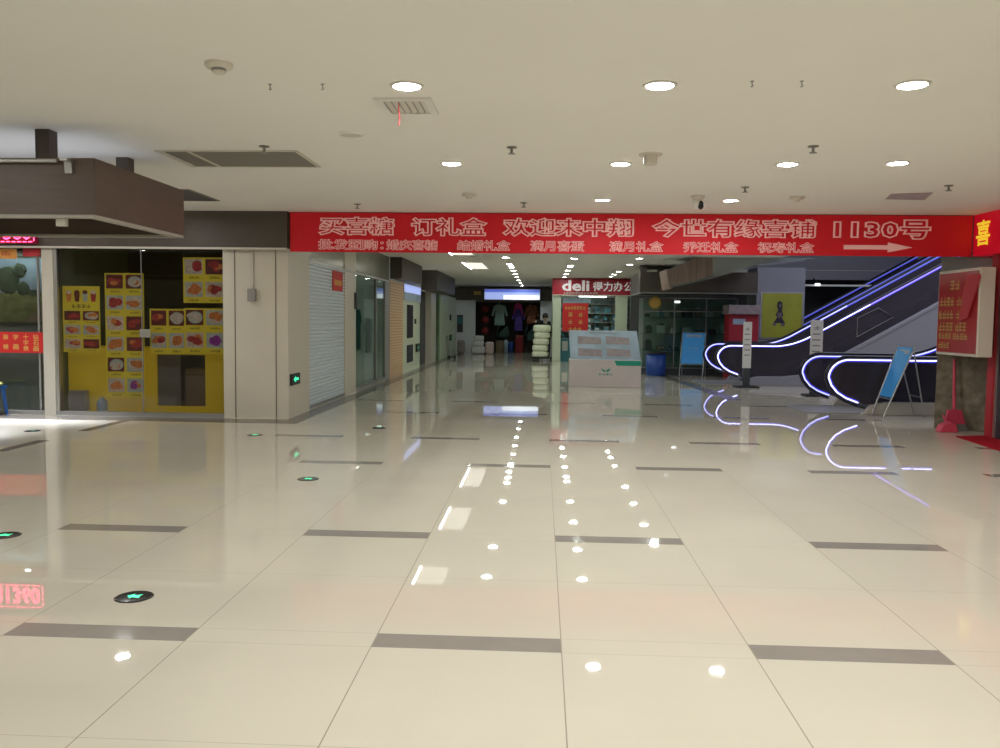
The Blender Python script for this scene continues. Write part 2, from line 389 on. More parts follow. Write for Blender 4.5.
# ------------------------------------------------------------------ ceiling and shell
ce = MB()
for a in ((-12, 5.6, -7, 42), (5.6, 14, -7, 13.2), (5.6, 14, 26.4, 42)):
    ce.box(a[0], a[1], a[2], a[3], H, H + 0.12, 'ceil')
struct(ce, 'ceiling')
u = MB(); u.box(5.5, 5.6, 13.2, 26.4, H + 0.12, 6, 'lav'); u.box(5.6, 14, 13.1, 13.2, H + .12, 6, 'lav'); u.box(5.6, 14, 26.4, 26.5, H + .12, 6, 'lav'); u.box(5.5, 14, 13.1, 26.5, 6, 6.1, 'dark')
struct(u, 'wall_stairwell')
b = MB(); b.box(-12, 14, -7.1, -7, 0, H, 'cream'); struct(b, 'wall_rear')
b = MB(); b.box(-12.1, -12, -7, 14.6, 0, H, 'cream'); struct(b, 'wall_west')
b = MB(); b.box(14, 14.1, -7, 42, 0, 6, 'lav'); struct(b, 'wall_east')
b = MB(); b.box(-12, 14, 41, 41.1, 0, H, 'darkbrown'); struct(b, 'wall_far')
# right-hand shop front (red framed) that starts at the granite pillar and runs towards the camera
b = MB(); b.box(6.1, 6.2, -7, 11.0, 0, 2.45, 'cream'); b.box(6.3, 14, 12.45, 12.6, 0, H, 'lav')
struct(b, 'wall_right')
b = MB()
b.box(6.02, 6.12, 11.42, 11.56, 0, 2.45, 'reddull'); b.box(6.02, 6.12, 11.0, 11.10, 0, 2.45, 'reddull')
struct(b, 'trim_2')
b = MB(); b.box(6.05, 6.1, 11.36, 11.42, 0, 2.45, 'alu'); b.box(6.06, 6.08, 11.1, 11.36, 0, 2.45, 'glassdark')
struct(b, 'door_1')
# dark void behind the escalators
b = MB(); b.box(3, 14, 28.6, 28.75, 0, H, 'dark'); b.box(7.3, 14, 26.3, 26.42, 2.85, H + .1, 'lav'); struct(b, 'wall_escalator_hall')

# ------------------------------------------------------------------ left shop front (y = 12.1)
b = MB(); b.box(-4.69, -3.8, 12.08, 13.2, 0, H, 'cream'); b.box(-3.8, -3.72, 12.08, 13.2, 0, H, 'cream')
for x in (-4.511, -3.901): b.box(x - .006, x + .006, 12.074, 12.085, 0, 2.48, 'joint')
struct(b, 'wall_corner')
b = MB(); b.box(-12, -4.69, 14.4, 14.5, 0, H, 'dark'); b.box(-7.32, -7.28, 12.2, 14.4, 0, H, 'greenwall'); b.box(-4.72, -4.69, 12.2, 14.4, 0, H, 'dark')
struct(b, 'wall_shop_interior')
b = MB(); b.box(-12, -3.7, 11.98, 12.2, 2.50, H, 'brown2'); struct(b, 'trim_3')
b = MB(); b.box(-12, -3.70, 11.965, 12.0, 2.475, 2.505, 'trim'); struct(b, 'trim_4')
b = MB(); b.box(-12, -4.69, 12.06, 12.16, 0, 0.06, 'greymetal'); struct(b, 'baseboard_left')
w = thing('window_1', None, None, (-5.95, 12.12, 0.06)); w['kind'] = 'structure'
f = MB(); f.box(-7.41, -7.24, 12.05, 12.2, 0.0, 2.5, 'trim'); f.box(-7.24, -7.19, 12.07, 12.18, 0.0, 2.5, 'alu'); f.build('window_frame', w)
g = MB(); g.box(-7.19, -5.93, 12.11, 12.118, 0.06, 2.48, 'glassshop'); g.box(-5.935, -5.925, 12.105, 12.122, 0.06, 2.48, 'greymetal'); g.box(-5.925, -4.69, 12.11, 12.118, 0.06, 2.48, 'glassshop'); g.build('pane', w)
k = MB(); k.box(-5.96, -5.80, 12.085, 12.11, 1.18, 1.30, 'alu'); k.build('lock', w, bevel=.01)
w = thing('window_2', None, None, (-9.0, 12.12, 0.06)); w['kind'] = 'structure'
g = MB(); g.box(-12, -7.41, 12.13, 12.14, 0.06, 2.48, 'glassshop'); g.build('pane', w)
f = MB(); f.box(-7.53, -7.5, 12.12, 12.15, 0.06, 2.48, 'greymetal'); f.build('window_frame', w)
b = MB(); b.box(-12, -7.33, 12.55, 12.6, 0.0, 2.48, 'greenwall'); struct(b, 'wall_painting_shop')

# food shop: yellow counter board with an opening
t = thing('yellow_counter', 'yellow boarded food counter behind glass with a dark square opening', 'counter', (-5.95, 12.4, 0))
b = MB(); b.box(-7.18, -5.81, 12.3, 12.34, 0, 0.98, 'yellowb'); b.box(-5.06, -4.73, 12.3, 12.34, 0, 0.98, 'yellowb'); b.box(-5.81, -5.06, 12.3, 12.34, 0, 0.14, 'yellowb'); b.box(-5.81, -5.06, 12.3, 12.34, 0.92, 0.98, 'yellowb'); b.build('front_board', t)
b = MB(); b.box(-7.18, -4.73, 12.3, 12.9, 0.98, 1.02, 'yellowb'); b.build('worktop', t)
b = MB(); b.box(-5.81, -5.46, 12.345, 12.36, 0.14, 0.92, 'greyboard'); b.build('inner_panel', t)
b = MB(); b.box(-5.42, -5.08, 12.42, 12.75, 0.0, 0.70, 'carton'); b.box(-5.42, -5.08, 12.415, 12.42, 0.60, 0.62, 'brownink'); b.build('cardboard_carton', label='tall brown cardboard carton standing inside the yellow counter opening', cat='carton', bevel=.006)
b = MB(); b.box(-7.12, -6.85, 12.18, 12.28, 0.06, 0.36, 'greymetal'); b.box(-7.10, -6.87, 12.175, 12.18, 0.10, 0.33, 'greyslat'); b.build('storage_box', label='small grey box on the floor at the lower left corner of the food shop window', cat='box', bevel=.006)
b = MB(); b.lathe((-6.62, 12.22, 0.06), [(0.0, 0), (.07, 0), (.075, .01), (.075, .13), (.06, .16), (.03, .175), (.03, .2), (0, .2)], 'skyp'); b.build('water_jug', label='small pale blue jug on the floor behind the food shop window', cat='jug')

def dish(mb, x0, x1, z0, z1, y, kind, rng):
    bgm = {'r': 'fruit_m', 'w': 'fruit_m', 'o': 'fruit_g', 'p': 'fruit_g', 'g': 'fruit_g', 'm': 'fruit_w'}[kind]
    mb.poly([(x0, y, z0), (x1, y, z0), (x1, y, z1), (x0, y, z1)], bgm)
    cx, cz = (x0 + x1) / 2, (z0 + z1) / 2; w, h = x1 - x0, z1 - z0
    if kind in 'wog': mb.disc((cx + w * .04, y - .001, cz), w * .42, 'fruit_g' if kind == 'w' else 'fruit_w', 'y', 16, h * .40)
    inner = {'r': 'fruit_r', 'w': 'fruit_w', 'o': 'fruit_o', 'p': 'fruit_p', 'g': 'fruit_r', 'm': 'fruit_r'}[kind]
    for k in range(5):
        mb.disc((cx + rng.uniform(-.24, .24) * w, y - .002 - k * .0003, cz + rng.uniform(-.16, .16) * h), w * rng.uniform(.18, .3), inner if rng.random() < .75 else 'fruit_o', 'y', 10, h * rng.uniform(.15, .27))
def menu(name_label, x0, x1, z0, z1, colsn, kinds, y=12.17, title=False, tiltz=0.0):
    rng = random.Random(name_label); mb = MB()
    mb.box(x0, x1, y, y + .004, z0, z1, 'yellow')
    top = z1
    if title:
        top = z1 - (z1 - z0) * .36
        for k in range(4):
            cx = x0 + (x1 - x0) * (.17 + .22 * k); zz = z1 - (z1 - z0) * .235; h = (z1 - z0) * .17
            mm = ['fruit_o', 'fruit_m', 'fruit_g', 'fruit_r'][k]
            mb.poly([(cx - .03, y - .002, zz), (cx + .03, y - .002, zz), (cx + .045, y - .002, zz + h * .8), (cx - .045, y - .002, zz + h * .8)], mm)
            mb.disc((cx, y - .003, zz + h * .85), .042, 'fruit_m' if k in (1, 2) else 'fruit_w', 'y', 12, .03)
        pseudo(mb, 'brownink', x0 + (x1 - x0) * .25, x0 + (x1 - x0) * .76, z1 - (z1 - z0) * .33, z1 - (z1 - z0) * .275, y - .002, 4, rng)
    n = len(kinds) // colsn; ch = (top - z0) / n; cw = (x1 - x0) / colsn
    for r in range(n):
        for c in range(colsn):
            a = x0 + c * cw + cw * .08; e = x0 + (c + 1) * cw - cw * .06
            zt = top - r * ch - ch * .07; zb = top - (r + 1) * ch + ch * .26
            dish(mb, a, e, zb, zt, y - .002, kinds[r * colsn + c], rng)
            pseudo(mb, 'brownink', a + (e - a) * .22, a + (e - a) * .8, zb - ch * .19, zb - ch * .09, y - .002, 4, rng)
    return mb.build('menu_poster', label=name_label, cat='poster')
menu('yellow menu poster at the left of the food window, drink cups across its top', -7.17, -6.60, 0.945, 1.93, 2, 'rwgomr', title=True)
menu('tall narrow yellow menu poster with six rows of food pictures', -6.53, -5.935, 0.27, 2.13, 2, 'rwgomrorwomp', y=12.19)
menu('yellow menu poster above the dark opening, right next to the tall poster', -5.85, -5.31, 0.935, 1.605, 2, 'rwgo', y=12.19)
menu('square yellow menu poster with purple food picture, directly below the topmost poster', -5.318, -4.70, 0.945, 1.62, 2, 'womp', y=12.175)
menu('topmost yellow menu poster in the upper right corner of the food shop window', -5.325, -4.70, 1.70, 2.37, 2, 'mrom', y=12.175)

# painting shop at the left edge
t = thing('landscape_painting', 'framed landscape painting of trees and a meadow hanging in the left shop', 'painting', (-8.1, 12.5, 1.34))
b = MB(); y = 12.5
b.box(-8.75, -7.46, y, y + .04, 1.34, 2.40, 'paint_tree'); b.build('frame', t)
b = MB(); y -= .002
b.poly([(-8.7, y, 1.75), (-7.5, y, 1.75), (-7.5, y, 2.36), (-8.7, y, 2.36)], 'paint_sky')
b.poly([(-8.7, y - .001, 1.38), (-7.5, y - .001, 1.38), (-7.5, y - .001, 1.80), (-7.8, y - .001, 1.86), (-8.7, y - .001, 1.80)], 'paint_grass')
b.ell((-8.22, y - .002, 2.02), .20, .004, .20, 'paint_tree', jit=.12); b.ell((-8.03, y - .003, 2.17), .11, .004, .10, 'paint_tree', jit=.2); b.ell((-7.98, y - .003, 1.90), .10, .004, .10, 'paint_tree', jit=.2); b.ell((-7.8, y - .002, 1.83), .1, .004, .05, 'paint_tree', jit=.15)
b.poly([(-8.05, y - .003, 1.38), (-7.7, y - .003, 1.38), (-7.68, y - .003, 1.6), (-7.8, y - .003, 1.72), (-7.75, y - .003, 1.55)], 'paint_path')
b.build('canvas', t)
t = thing('red_sign', 'red sign with four columns of yellow writing on the left shop window', 'sign', (-8.1, 12.10, 0.93))
b = MB(); b.box(-8.75, -7.42, 12.09, 12.13, 0.925, 1.235, 'redpaper'); b.build('sign_board', t)
b = MB()
def vcol(mb, s, x, w, z0, z1, y, m):
    h = (z1 - z0) / len(s)
    for i, ch in enumerate(s):
        zt = z1 - i * h
        letter(mb, ch, m, x - w / 2, x + w / 2, zt - h * .92, zt - h * .04, y, offset=.012, lift=.003)
s_ = 20 / 14.4
vcol(b, '钻石画', -7.545, .085, .945, 1.205, 12.09, 'yellowtxt'); vcol(b, '十字绣', -7.70, .08, .95, 1.205, 12.09, 'yellowtxt')
for s, x in (('字画', -7.855), ('装裱', -8.01)):
    letter(b, s[0], 'yellowtxt', x - .042, x + .042, 1.12, 1.20, 12.09, offset=.012, lift=.003); letter(b, s[1], 'yellowtxt', x - .042, x + .042, .975, 1.055, 12.09, offset=.012, lift=.003)
b.build('lettering', t)
b = MB(); b.box(-8.3, -7.83, 12.10, 12.13, 2.325, 2.47, 'orange'); pseudo(b, 'reddull', -8.05, -7.9, 2.37, 2.43, 12.098, 3, random.Random(3)); b.build('paper_notice', label='orange paper notice at the top of the left shop window', cat='notice')
b = MB(); b.box(-7.72, -7.46, 12.10, 12.13, 2.36, 2.48, 'reddull'); b.build('window_sticker', label='dull red paper strip at the top right of the left shop window', cat='notice')
t = thing('plastic_stool', 'blue plastic stool with an olive cloth on the seat outside the left shop', 'stool', (-8.13, 11.85, 0))
b = MB(); b.box(-8.31, -7.96, 11.68, 12.02, .40, .44, 'stoolblue'); b.build('seat', t, bevel=.01)
for sx in (-1, 1):
    for sy in (-1, 1):
        b = MB(); x, y = -8.135 + sx * .13, 11.85 + sy * .13
        b.cyl((x, y, .40), (x + sx * .035, y + sy * .03, 0.0015), .03, .022, 'stoolblue', 8); b.build('leg', t)
b = MB(); b.ell((-8.135, 11.85, .47), .2, .17, .035, 'olive', jit=.06); b.build('folded_cloth', label='olive cloth lying on the blue stool at the left edge', cat='cloth')

# LED sign
t = thing('led_sign', 'glowing pink-red scrolling number sign on the fascia above the left shop', 'sign', (-7.95, 11.93, 2.56))
b = MB(); b.box(-8.6, -7.40, 11.90, 11.97, 2.535, 2.91, 'ledredglow'); b.build('display_board', t)
b = MB(); y = 11.893
letter(b, '81360', 'ledred', -8.17, -7.455, 2.585, 2.84, 11.90, outline=.028, lift=.010)
n = 14
for k in range(n):
    xa = -8.58 + k * 1.16 / n; xb = xa + .055
    for z in (2.558, 2.888): b.box(xa, xb, y, y + .005, z - .007, z + .007, 'ledred')
for k in range(4):
    z = 2.57 + k * .08; b.box(-7.425, -7.412, y, y + .005, z, z + .05, 'ledred')
b.build('lettering', t)

# electrical box on the corner pillar
t = thing('switch_box', 'grey metal switch box with conduit on the cream corner pillar', 'electrical box', (-4.24, 12.05, 1.72))
b = MB(); b.box(-4.30, -4.185, 12.0, 12.08, 1.73, 1.91, 'greymetal'); b.build('box_body', t, bevel=.008)
b = MB(); b.box(-4.275, -4.23, 12.055, 12.08, 1.91, 2.475, 'trim'); b.build('conduit', t)

def exit_sign(label, x, y0, y1, z0, z1, sym=True):
    t = thing('exit_sign', label, 'exit sign', (x, (y0 + y1) / 2, z0), )
    b = MB(); b.box(x, x + .03, y0, y1, z0, z1, 'black'); b.build('sign_case', t, bevel=.005)
    b = MB(); yc, zc = (y0 + y1) / 2, (z0 + z1) / 2; s = (z1 - z0) * .3; X = x + .032; q = (y1 - y0) / (z1 - z0)
    b.poly([(X, yc - s * q * .9, zc), (X, yc - s * q * .1, zc + s), (X, yc - s * q * .1, zc + s * .35), (X, yc + s * q, zc + s * .35), (X, yc + s * q, zc - s * .35), (X, yc - s * q * .1, zc - s * .35), (X, yc - s * q * .1, zc - s)], 'green_on' if sym else 'green_dim')
    b.build('arrow_symbol', t)
exit_sign('lit green arrow exit sign low on the cream corner pillar', -3.72, 12.14, 12.58, .49, .66)

# ------------------------------------------------------------------ left wall of the corridor (x = -3.8)
XW = -3.8
b = MB(); b.box(-4.0, XW, 15.95, 16.9, 0, H, 'cream'); struct(b, 'wall_left_pier')
b = MB()
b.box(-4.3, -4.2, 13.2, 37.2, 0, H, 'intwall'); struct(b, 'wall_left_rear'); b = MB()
b.box(-4.2, XW - .02, 13.2, 20.7, 2.44, H, 'fascia'); b.box(-4.2, XW + .01, 13.2, 20.7, 2.40, 2.44, 'alu')
struct(b, 'wall_left')
# white roller shutter
b = MB(); z = 0.0
n = 40; prof = [(XW - .02, 0.0)]
for k in range(n):
    z0 = k * 2.42 / n; h = 2.42 / n
    prof += [(XW - .03, z0 + .002), (XW - .005, z0 + h * .3), (XW - .005, z0 + h * .75), (XW - .03, z0 + h)]
V = [(x, 13.22, z) for x, z in prof] + [(x, 15.94, z) for x, z in prof]; q = len(prof)
b.add(V, [[i, i + q, i + q + 1, i + 1] for i in range(q - 1)], 'shutter', False)
b.box(XW - .03, XW + .0, 13.22, 15.94, 0, .05, 'greymetal')
b.build('roller_shutter', label='closed pale grey roller shutter next to the cream corner pillar', cat='shutter')
b = MB(); b.box(XW - .006, XW + .008, 15.0, 15.75, 2.0, 2.36, 'redpaper'); b.box(XW + .008, XW + .009, 15.1, 15.65, 2.1, 2.2, 'orange'); b.build('paper_notice', label='red-orange paper stuck at the top of the pale grey roller shutter', cat='notice')
# glazed shop
w = thing('window_3', None, None, (XW, 18.7, 0)); w['kind'] = 'structure'
b = MB(); b.box(XW - .06, XW, 16.9, 20.1, 0, .08, 'alu'); b.box(XW - .06, XW, 20.1, 20.7, 0, 2.42, 'greymetal'); b.box(XW - .06, XW, 19.0, 19.05, 0, 2.42, 'greymetal'); b.build('window_frame', w)
b = MB(); b.box(XW - .035, XW - .025, 16.9, 19.0, .08, 2.42, 'glassgreen'); b.box(XW - .035, XW - .025, 19.05, 20.1, .08, 2.42, 'glassgreen'); b.build('pane', w)
b = MB(); b.box(XW, XW + .05, 16.74, 16.90, 1.68, 2.02, 'phone'); b.build('card_reader', label='small black wall box between the grey shutter and the glazed shop', cat='wall box', bevel=.008)
for i, (yy, z0, z1, mm, lb) in enumerate(((17.4, .9, 1.6, 'goods4', 'dim brown garment hanging behind the glazed left shop, nearest one'), (18.2, .8, 1.7, 'goods2', 'dim teal garment hanging behind the glazed left shop, middle one'), (19.4, .7, 1.5, 'darkgreen', 'dim green garment hanging behind the glazed left shop, farthest one'))):
    b = MB(); b.prism([(yy - .12, z0), (yy + .3, z0), (yy + .28, z1 - .1), (yy + .36, z1 - .3), (yy + .42, z1 - .25), (yy + .25, z1), (yy - .07, z1), (yy - .26, z1 - .25), (yy - .2, z1 - .3), (yy - .1, z1 - .1)], 'x', -4.12, -4.05, mm); b.build('hanging_garment', label=lb, cat='garment')
# brown headers (projecting boxes)
b = MB(); b.box(XW, -3.5, 20.72, 24.2, 2.50, H - .003, 'brown2'); struct(b, 'trim_5')
b = MB(); b.box(XW, -3.3, 26.1, 31.5, 2.42, H - .003, 'brown2'); b.box(XW, -3.55, 31.5, 33.6, 2.45, H - .003, 'brown2'); struct(b, 'trim_6')
# tan shutter
b = MB(); n = 34
for k in range(n):
    h = 2.46 / n; b.box(XW - .03, XW, 20.74, 22.7, k * h + .012, (k + 1) * h, 'tan'); b.box(XW - .03, XW - .012, 20.74, 22.7, k * h, k * h + .012, 'tand')
b.build('roller_shutter', label='closed tan slatted roller shutter below a dark brown header', cat='shutter')
# white glass doored unit
t = thing('shop_door', 'pale green door with dark glass panes and lit sign above, beside the tan shutter', 'door', (XW, 24.3, 0))
b = MB(); b.box(XW - .06, XW - .01, 22.72, 25.9, 0, 1.99, 'creamg'); b.build('door_leaf', t)
b = MB(); b.box(XW - .01, XW + .0, 23.4, 24.5, .95, 1.9, 'glassdark'); b.box(XW - .01, XW, 23.4, 24.5, .25, .75, 'glassdark'); b.build('pane', t)
b = MB(); b.box(XW - .01, XW + .03, 24.8, 24.95, 1.35, 1.5, 'black'); b.build('lock', t)
t = thing('lit_shop_sign', 'lit blue-white sign box above the pale green shop door', 'sign', (XW, 24.3, 2.0))
b = MB(); b.box(XW - .06, XW + .02, 22.75, 25.9, 2.0, 2.48, 'trim'); b.build('sign_case', t)
b = MB(); b.box(XW + .02, XW + .025, 22.8, 25.85, 2.24, 2.46, 'lightsign'); b.box(XW + .02, XW + .025, 22.8, 25.85, 2.02, 2.24, 'skyp'); b.build('sign_face', t)
exit_sign('unlit dark exit sign low on the pale wall beside the green shop door', XW + .005, 25.0, 25.65, .50, .75, False)
# dark recess, pier, pane, pale boards
b = MB(); b.box(XW - .3, XW - .2, 25.9, 28.5, 0, 2.42, 'dark'); b.box(XW - .2, XW, 28.5, 29.8, 0, 2.5, 'cream'); b.box(XW - .2, XW, 31.3, 33.6, 0, 2.45, 'creamg'); b.box(XW - .2, XW - .02, 33.6, 37.0, 0, 2.45, 'creamg'); b.box(XW - .02, XW - .01, 33.58, 33.66, 0, 2.45, 'joint')
struct(b, 'wall_left_far')
w = MB(); w.box(XW - .05, XW - .04, 29.8, 31.3, 0, 2.42, 'glassgreen'); struct(w, 'window_4')
exit_sign('faint green exit sign on the farthest pale panel of the left corridor wall', XW + .005, 34.2, 34.9, .62, .86, False)
b = MB(); b.box(XW - .02, XW + .02, 34.4, 34.75, 1.45, 1.7, 'black'); b.build('wall_box', label='small black box on the far pale panels of the left wall', cat='wall box')
t = thing('hand_trolley', 'small dark hand trolley parked against the far left wall', 'trolley', (-3.45, 32.2, 0))
b = MB(); b.box(-3.65, -3.3, 31.9, 32.5, .10, .13, 'greymetal'); b.build('deck', t)
b = MB(); b.tube([(-3.62, 31.95, .12), (-3.68, 31.95, .85), (-3.68, 32.45, .85), (-3.62, 32.45, .12)], .018, 'greymetal'); b.build('handle', t)
for yy in (31.98, 32.42):
    for xx in (-3.6, -3.36):
        b = MB(); b.cyl((xx - .02, yy, .052), (xx + .02, yy, .052), .05, .05, 'black', 12); b.build('wheel', t)

# ------------------------------------------------------------------ hanging canopy on the left
t = thing('hanging_canopy', 'dark brown box canopy hanging from the ceiling at the left', 'canopy', (-6.3, 7.35, 2.27))
def ring(mb, x0, x1, y0, y1, z0, z1, th, m):
    mb.box(x0, x1, y0, y0 + th, z0, z1, m); mb.box(x0, x1, y1 - th, y1, z0, z1, m); mb.box(x0, x0 + th, y0 + th, y1 - th, z0, z1, m); mb.box(x1 - th, x1, y0 + th, y1 - th, z0, z1, m)
b = MB(); ring(b, -9.2, -3.57, 6.54, 8.2, 2.30, 2.745, .06, 'brown'); b.build('fascia', t)
b = MB(); ring(b, -9.2, -3.575, 6.545, 8.195, 2.275, 2.30, .07, 'trim2'); b.build('bottom_trim', t)
b = MB(); b.box(-9.14, -3.63, 6.6, 8.14, 2.60, 2.64, 'brown2'); b.build('soffit', t)
b = MB(); b.box(-3.93, -3.85, 6.60, 6.64, 2.215, 2.30, 'trim'); b.build('bracket', t)
for (x, y) in ((-4.15, 6.86), (-4.085, 8.05)):
    b = MB(); b.box(x - .06, x + .06, y - .06, y + .06, 2.60, H + .002, 'brown2'); b.build('hanging_post', t)
b = MB(); b.cyl((-9.1, 6.50, 2.715), (-3.85, 6.50, 2.715), .016, .016, 'alu', 10); b.build('light_rail', t)
b = MB(); b.prism([(6.45, 2.73), (6.54, 2.735), (6.54, 2.62), (6.52, 2.62), (6.51, 2.71), (6.45, 2.71)], 'x', -3.80, -3.74, 'alu'); b.build('rail_bracket', t)

# ------------------------------------------------------------------ red banner across the hall
t = thing('banner', 'long red banner with outlined writing and an arrow, spanning the hall', 'banner', (1.15, 12.05, 2.47))
b = MB(); b.box(-3.67, 5.97, 12.03, 12.06, 2.455, 3.02, 'red'); b.build('banner_cloth', t)
def BX(px): return 12.03 * math.tan(-.0495 + math.atan((px - 501.7) / 840.7))
b = MB(); bo = MB()
def bl(s, p0, p1, z0, z1, off=.034, ol=.034):
    letter(b, s, 'redfill', BX(p0), BX(p1), z0, z1, 12.03, offset=off, lift=.003)
    letter(bo, s, 'pink_out', BX(p0), BX(p1), z0, z1, 12.03, offset=off, outline=ol, lift=.006)
R1 = (2.685, 2.965); R2 = (2.482, 2.64)
for s, p0, p1 in (('买喜糖', 318, 395), ('订礼盒', 411, 488), ('欢迎来中翔', 502, 634), ('今世有缘喜铺', 651, 817)): bl(s, p0, p1, *R1)
letter(b, '1130号', 'redfill', BX(833), BX(931), R1[0], R1[1], 12.03, offset=.05, space=1.15, lift=.003); letter(bo, '1130号', 'pink_out', BX(833), BX(931), R1[0], R1[1], 12.03, offset=.05, outline=.034, space=1.15, lift=.006)
for s, p0, p1 in (('批发团购：', 318, 384), ('婚庆喜糖', 386, 438), ('结婚礼盒', 457, 511), ('满月喜蛋', 530, 585), ('满月礼盒', 609, 664), ('乔迁礼盒', 683, 739), ('祝寿礼盒', 758, 815)): bl(s, p0, p1, *R2, off=.018, ol=.028)
b.build('lettering', t); bo.build('letter_outline', t)
b = MB(); y = 12.022
b.poly([(BX(844), y, 2.545), (BX(888), y, 2.545), (BX(888), y, 2.505), (BX(913), y, 2.575), (BX(888), y, 2.645), (BX(888), y, 2.605), (BX(844), y, 2.605)], 'pink_out'); b.build('arrow', t)
b = MB(); b.box(-3.67, 6.3, 12.07, 12.3, 2.50, H, 'greymetal'); struct(b, 'trim_7')

# ------------------------------------------------------------------ right red fascia with lit character
t = thing('shop_fascia', 'glowing red shop fascia with a yellow character at the right edge', 'sign', (6.1, 8.0, 2.47))
b = MB(); b.box(6.0, 6.3, 3.0, 12.05, 2.46, H - .002, 'redlit'); b.build('fascia_box', t)
b = MB()
V, F = glyphs('喜', .02)
letter(b, '喜', 'yellowlit', 0, 1, 2.59, 2.935, 0, offset=.02)
b.v = [(6.0 - .005, 12.0 - v[0] * .36 - .03, v[2]) for v in b.v]
b.build('lettering', t)
# granite pillar
b = MB(); b.prism([(5.76, 12.44), (6.26, 11.93), (6.62, 12.24), (6.12, 12.75)], 'z', 0, 2.27, 'granite'); b.prism([(5.76, 12.44), (6.26, 11.93), (6.62, 12.24), (6.12, 12.75)], 'z', 2.27, 2.47, 'greymetal'); struct(b, 'wall_pillar')
# light box
t = thing('sign_lightbox', 'dark red sign box with rows of yellow writing, on the granite pillar', 'sign', (5.83, 11.9, 1.08))
b = MB(); b.box(5.70, 5.90, 11.22, 12.36, 1.08, 2.26, 'trim'); b.build('box_body', t, bevel=.012)
b = MB(); b.box(5.69, 5.70, 11.25, 12.32, 1.12, 2.22, 'darkred'); b.build('sign_face', t)
b = MB(); rng = random.Random(5)
def pseudoX(mb, m, ya, yb, z0, z1, x, n):
    tmp = MB(); pseudo(tmp, m, 0, abs(yb - ya), z0, z1, 0, n, rng)
    mb.add([(x, ya - v[0], v[2]) for v in tmp.v], tmp.f, m)
pseudoX(b, 'goldtxt', 12.0, 11.72, 1.98, 2.12, 5.688, 2)
for z in (1.76, 1.58, 1.41): pseudoX(b, 'goldtxt', 12.28, 11.86, z, z + .13, 5.688, 4); pseudoX(b, 'goldtxt', 11.80, 11.50, z, z + .13, 5.688, 3)
pseudoX(b, 'goldtxt', 12.27, 11.9, 1.30, 1.39, 5.688, 4); pseudoX(b, 'goldtxt', 11.86, 11.45, 1.30, 1.39, 5.688, 4); pseudoX(b, 'goldtxt', 12.27, 11.95, 1.17, 1.26, 5.688, 4)
b.build('lettering', t)
b = MB(); b.prism([(11.16, 2.12), (11.50, 2.14), (11.66, 1.55), (11.42, 1.60)], 'x', 5.655, 5.675, 'reddull'); b.prism([(11.16, 2.12), (11.50, 2.14), (11.48, 2.18), (11.18, 2.17)], 'x', 5.65, 5.68, 'reddull'); b.build('hanging_cloth', label='plain red cloth hanging over the corner of the dark red sign box', cat='cloth')
t = thing('broom', 'pink plastic broom leaning upright against the granite pillar', 'broom', (5.9, 12.1, 0))
b = MB(); b.cyl((5.87, 12.1, .30), (5.88, 12.18, 1.02), .024, .02, 'pinkbroom', 8); b.build('handle', t)
b = MB(); b.prism([(5.78, .3), (5.96, .3), (6.02, .1), (5.74, .1)], 'y', 12.06, 12.12, 'pinkbroom'); b.build('head', t)
b = MB(); b.prism([(5.74, .1), (6.02, .1), (6.06, .0015), (5.71, .0015)], 'y', 12.05, 12.13, 'greyboard'); b.build('bristles', t)
t = thing('dustpan', 'red dustpan on the floor at the foot of the granite pillar', 'dustpan', (5.72, 12.1, 0))
b = MB(); b.prism([(5.58, .0015), (5.83, .0015), (5.80, .12), (5.72, .15), (5.62, .10)], 'y', 11.86, 12.02, 'pinkbroom'); b.build('pan', t, bevel=.01)
b = MB(); b.cyl((5.72, 12.0, .13), (5.72, 12.1, .22), .015, .012, 'pinkbroom', 8); b.build('handle', t)
b = MB(); b.prism([(5.58, 11.42), (6.02, 11.55), (6.02, 9.6), (5.45, 9.6)], 'z', 0.0008, .012, 'mat_red'); b.build('door_mat', label='red carpet mat on the floor before the right-hand red shop', cat='mat')

# ------------------------------------------------------------------ escalators
def arcpath(x0, ztop, xb, slope, xe, zend_low=.18, n=10):
    """light strip line: lower return, newel loop, flat, bend, incline (x,z)"""
    P = [(x0 + .50, zend_low), (x0 + .30, zend_low + .075), (x0 + .15, zend_low + .17), (x0 + .05, zend_low + .29), (x0, zend_low + .42)]
    r = ztop - (zend_low + .42)
    for k in range(1, n + 1):
        a = PI - (PI / 2) * k / n; P.append((x0 + .34 + .34 * math.cos(a), zend_low + .42 + r * math.sin(a)))
    P.append((xb - .4, ztop)) if xb - .4 > x0 + .4 else None
    for k in range(1, 9):
        s = k / 8; P.append((xb - .4 + .9 * s, ztop + slope * .45 * s * s * 1.0))
    ze = P[-1][1] + slope * (xe - P[-1][0]); P.append((xe, ze))
    return P
def offs(P, d):
    out = []
    for i, p in enumerate(P):
        a = P[max(i - 1, 0)]; c = P[min(i + 1, len(P) - 1)]; tx, tz = c[0] - a[0], c[1] - a[1]; L = math.hypot(tx, tz)
        out.append((p[0] - tz / L * d, p[1] + tx / L * d))
    return out
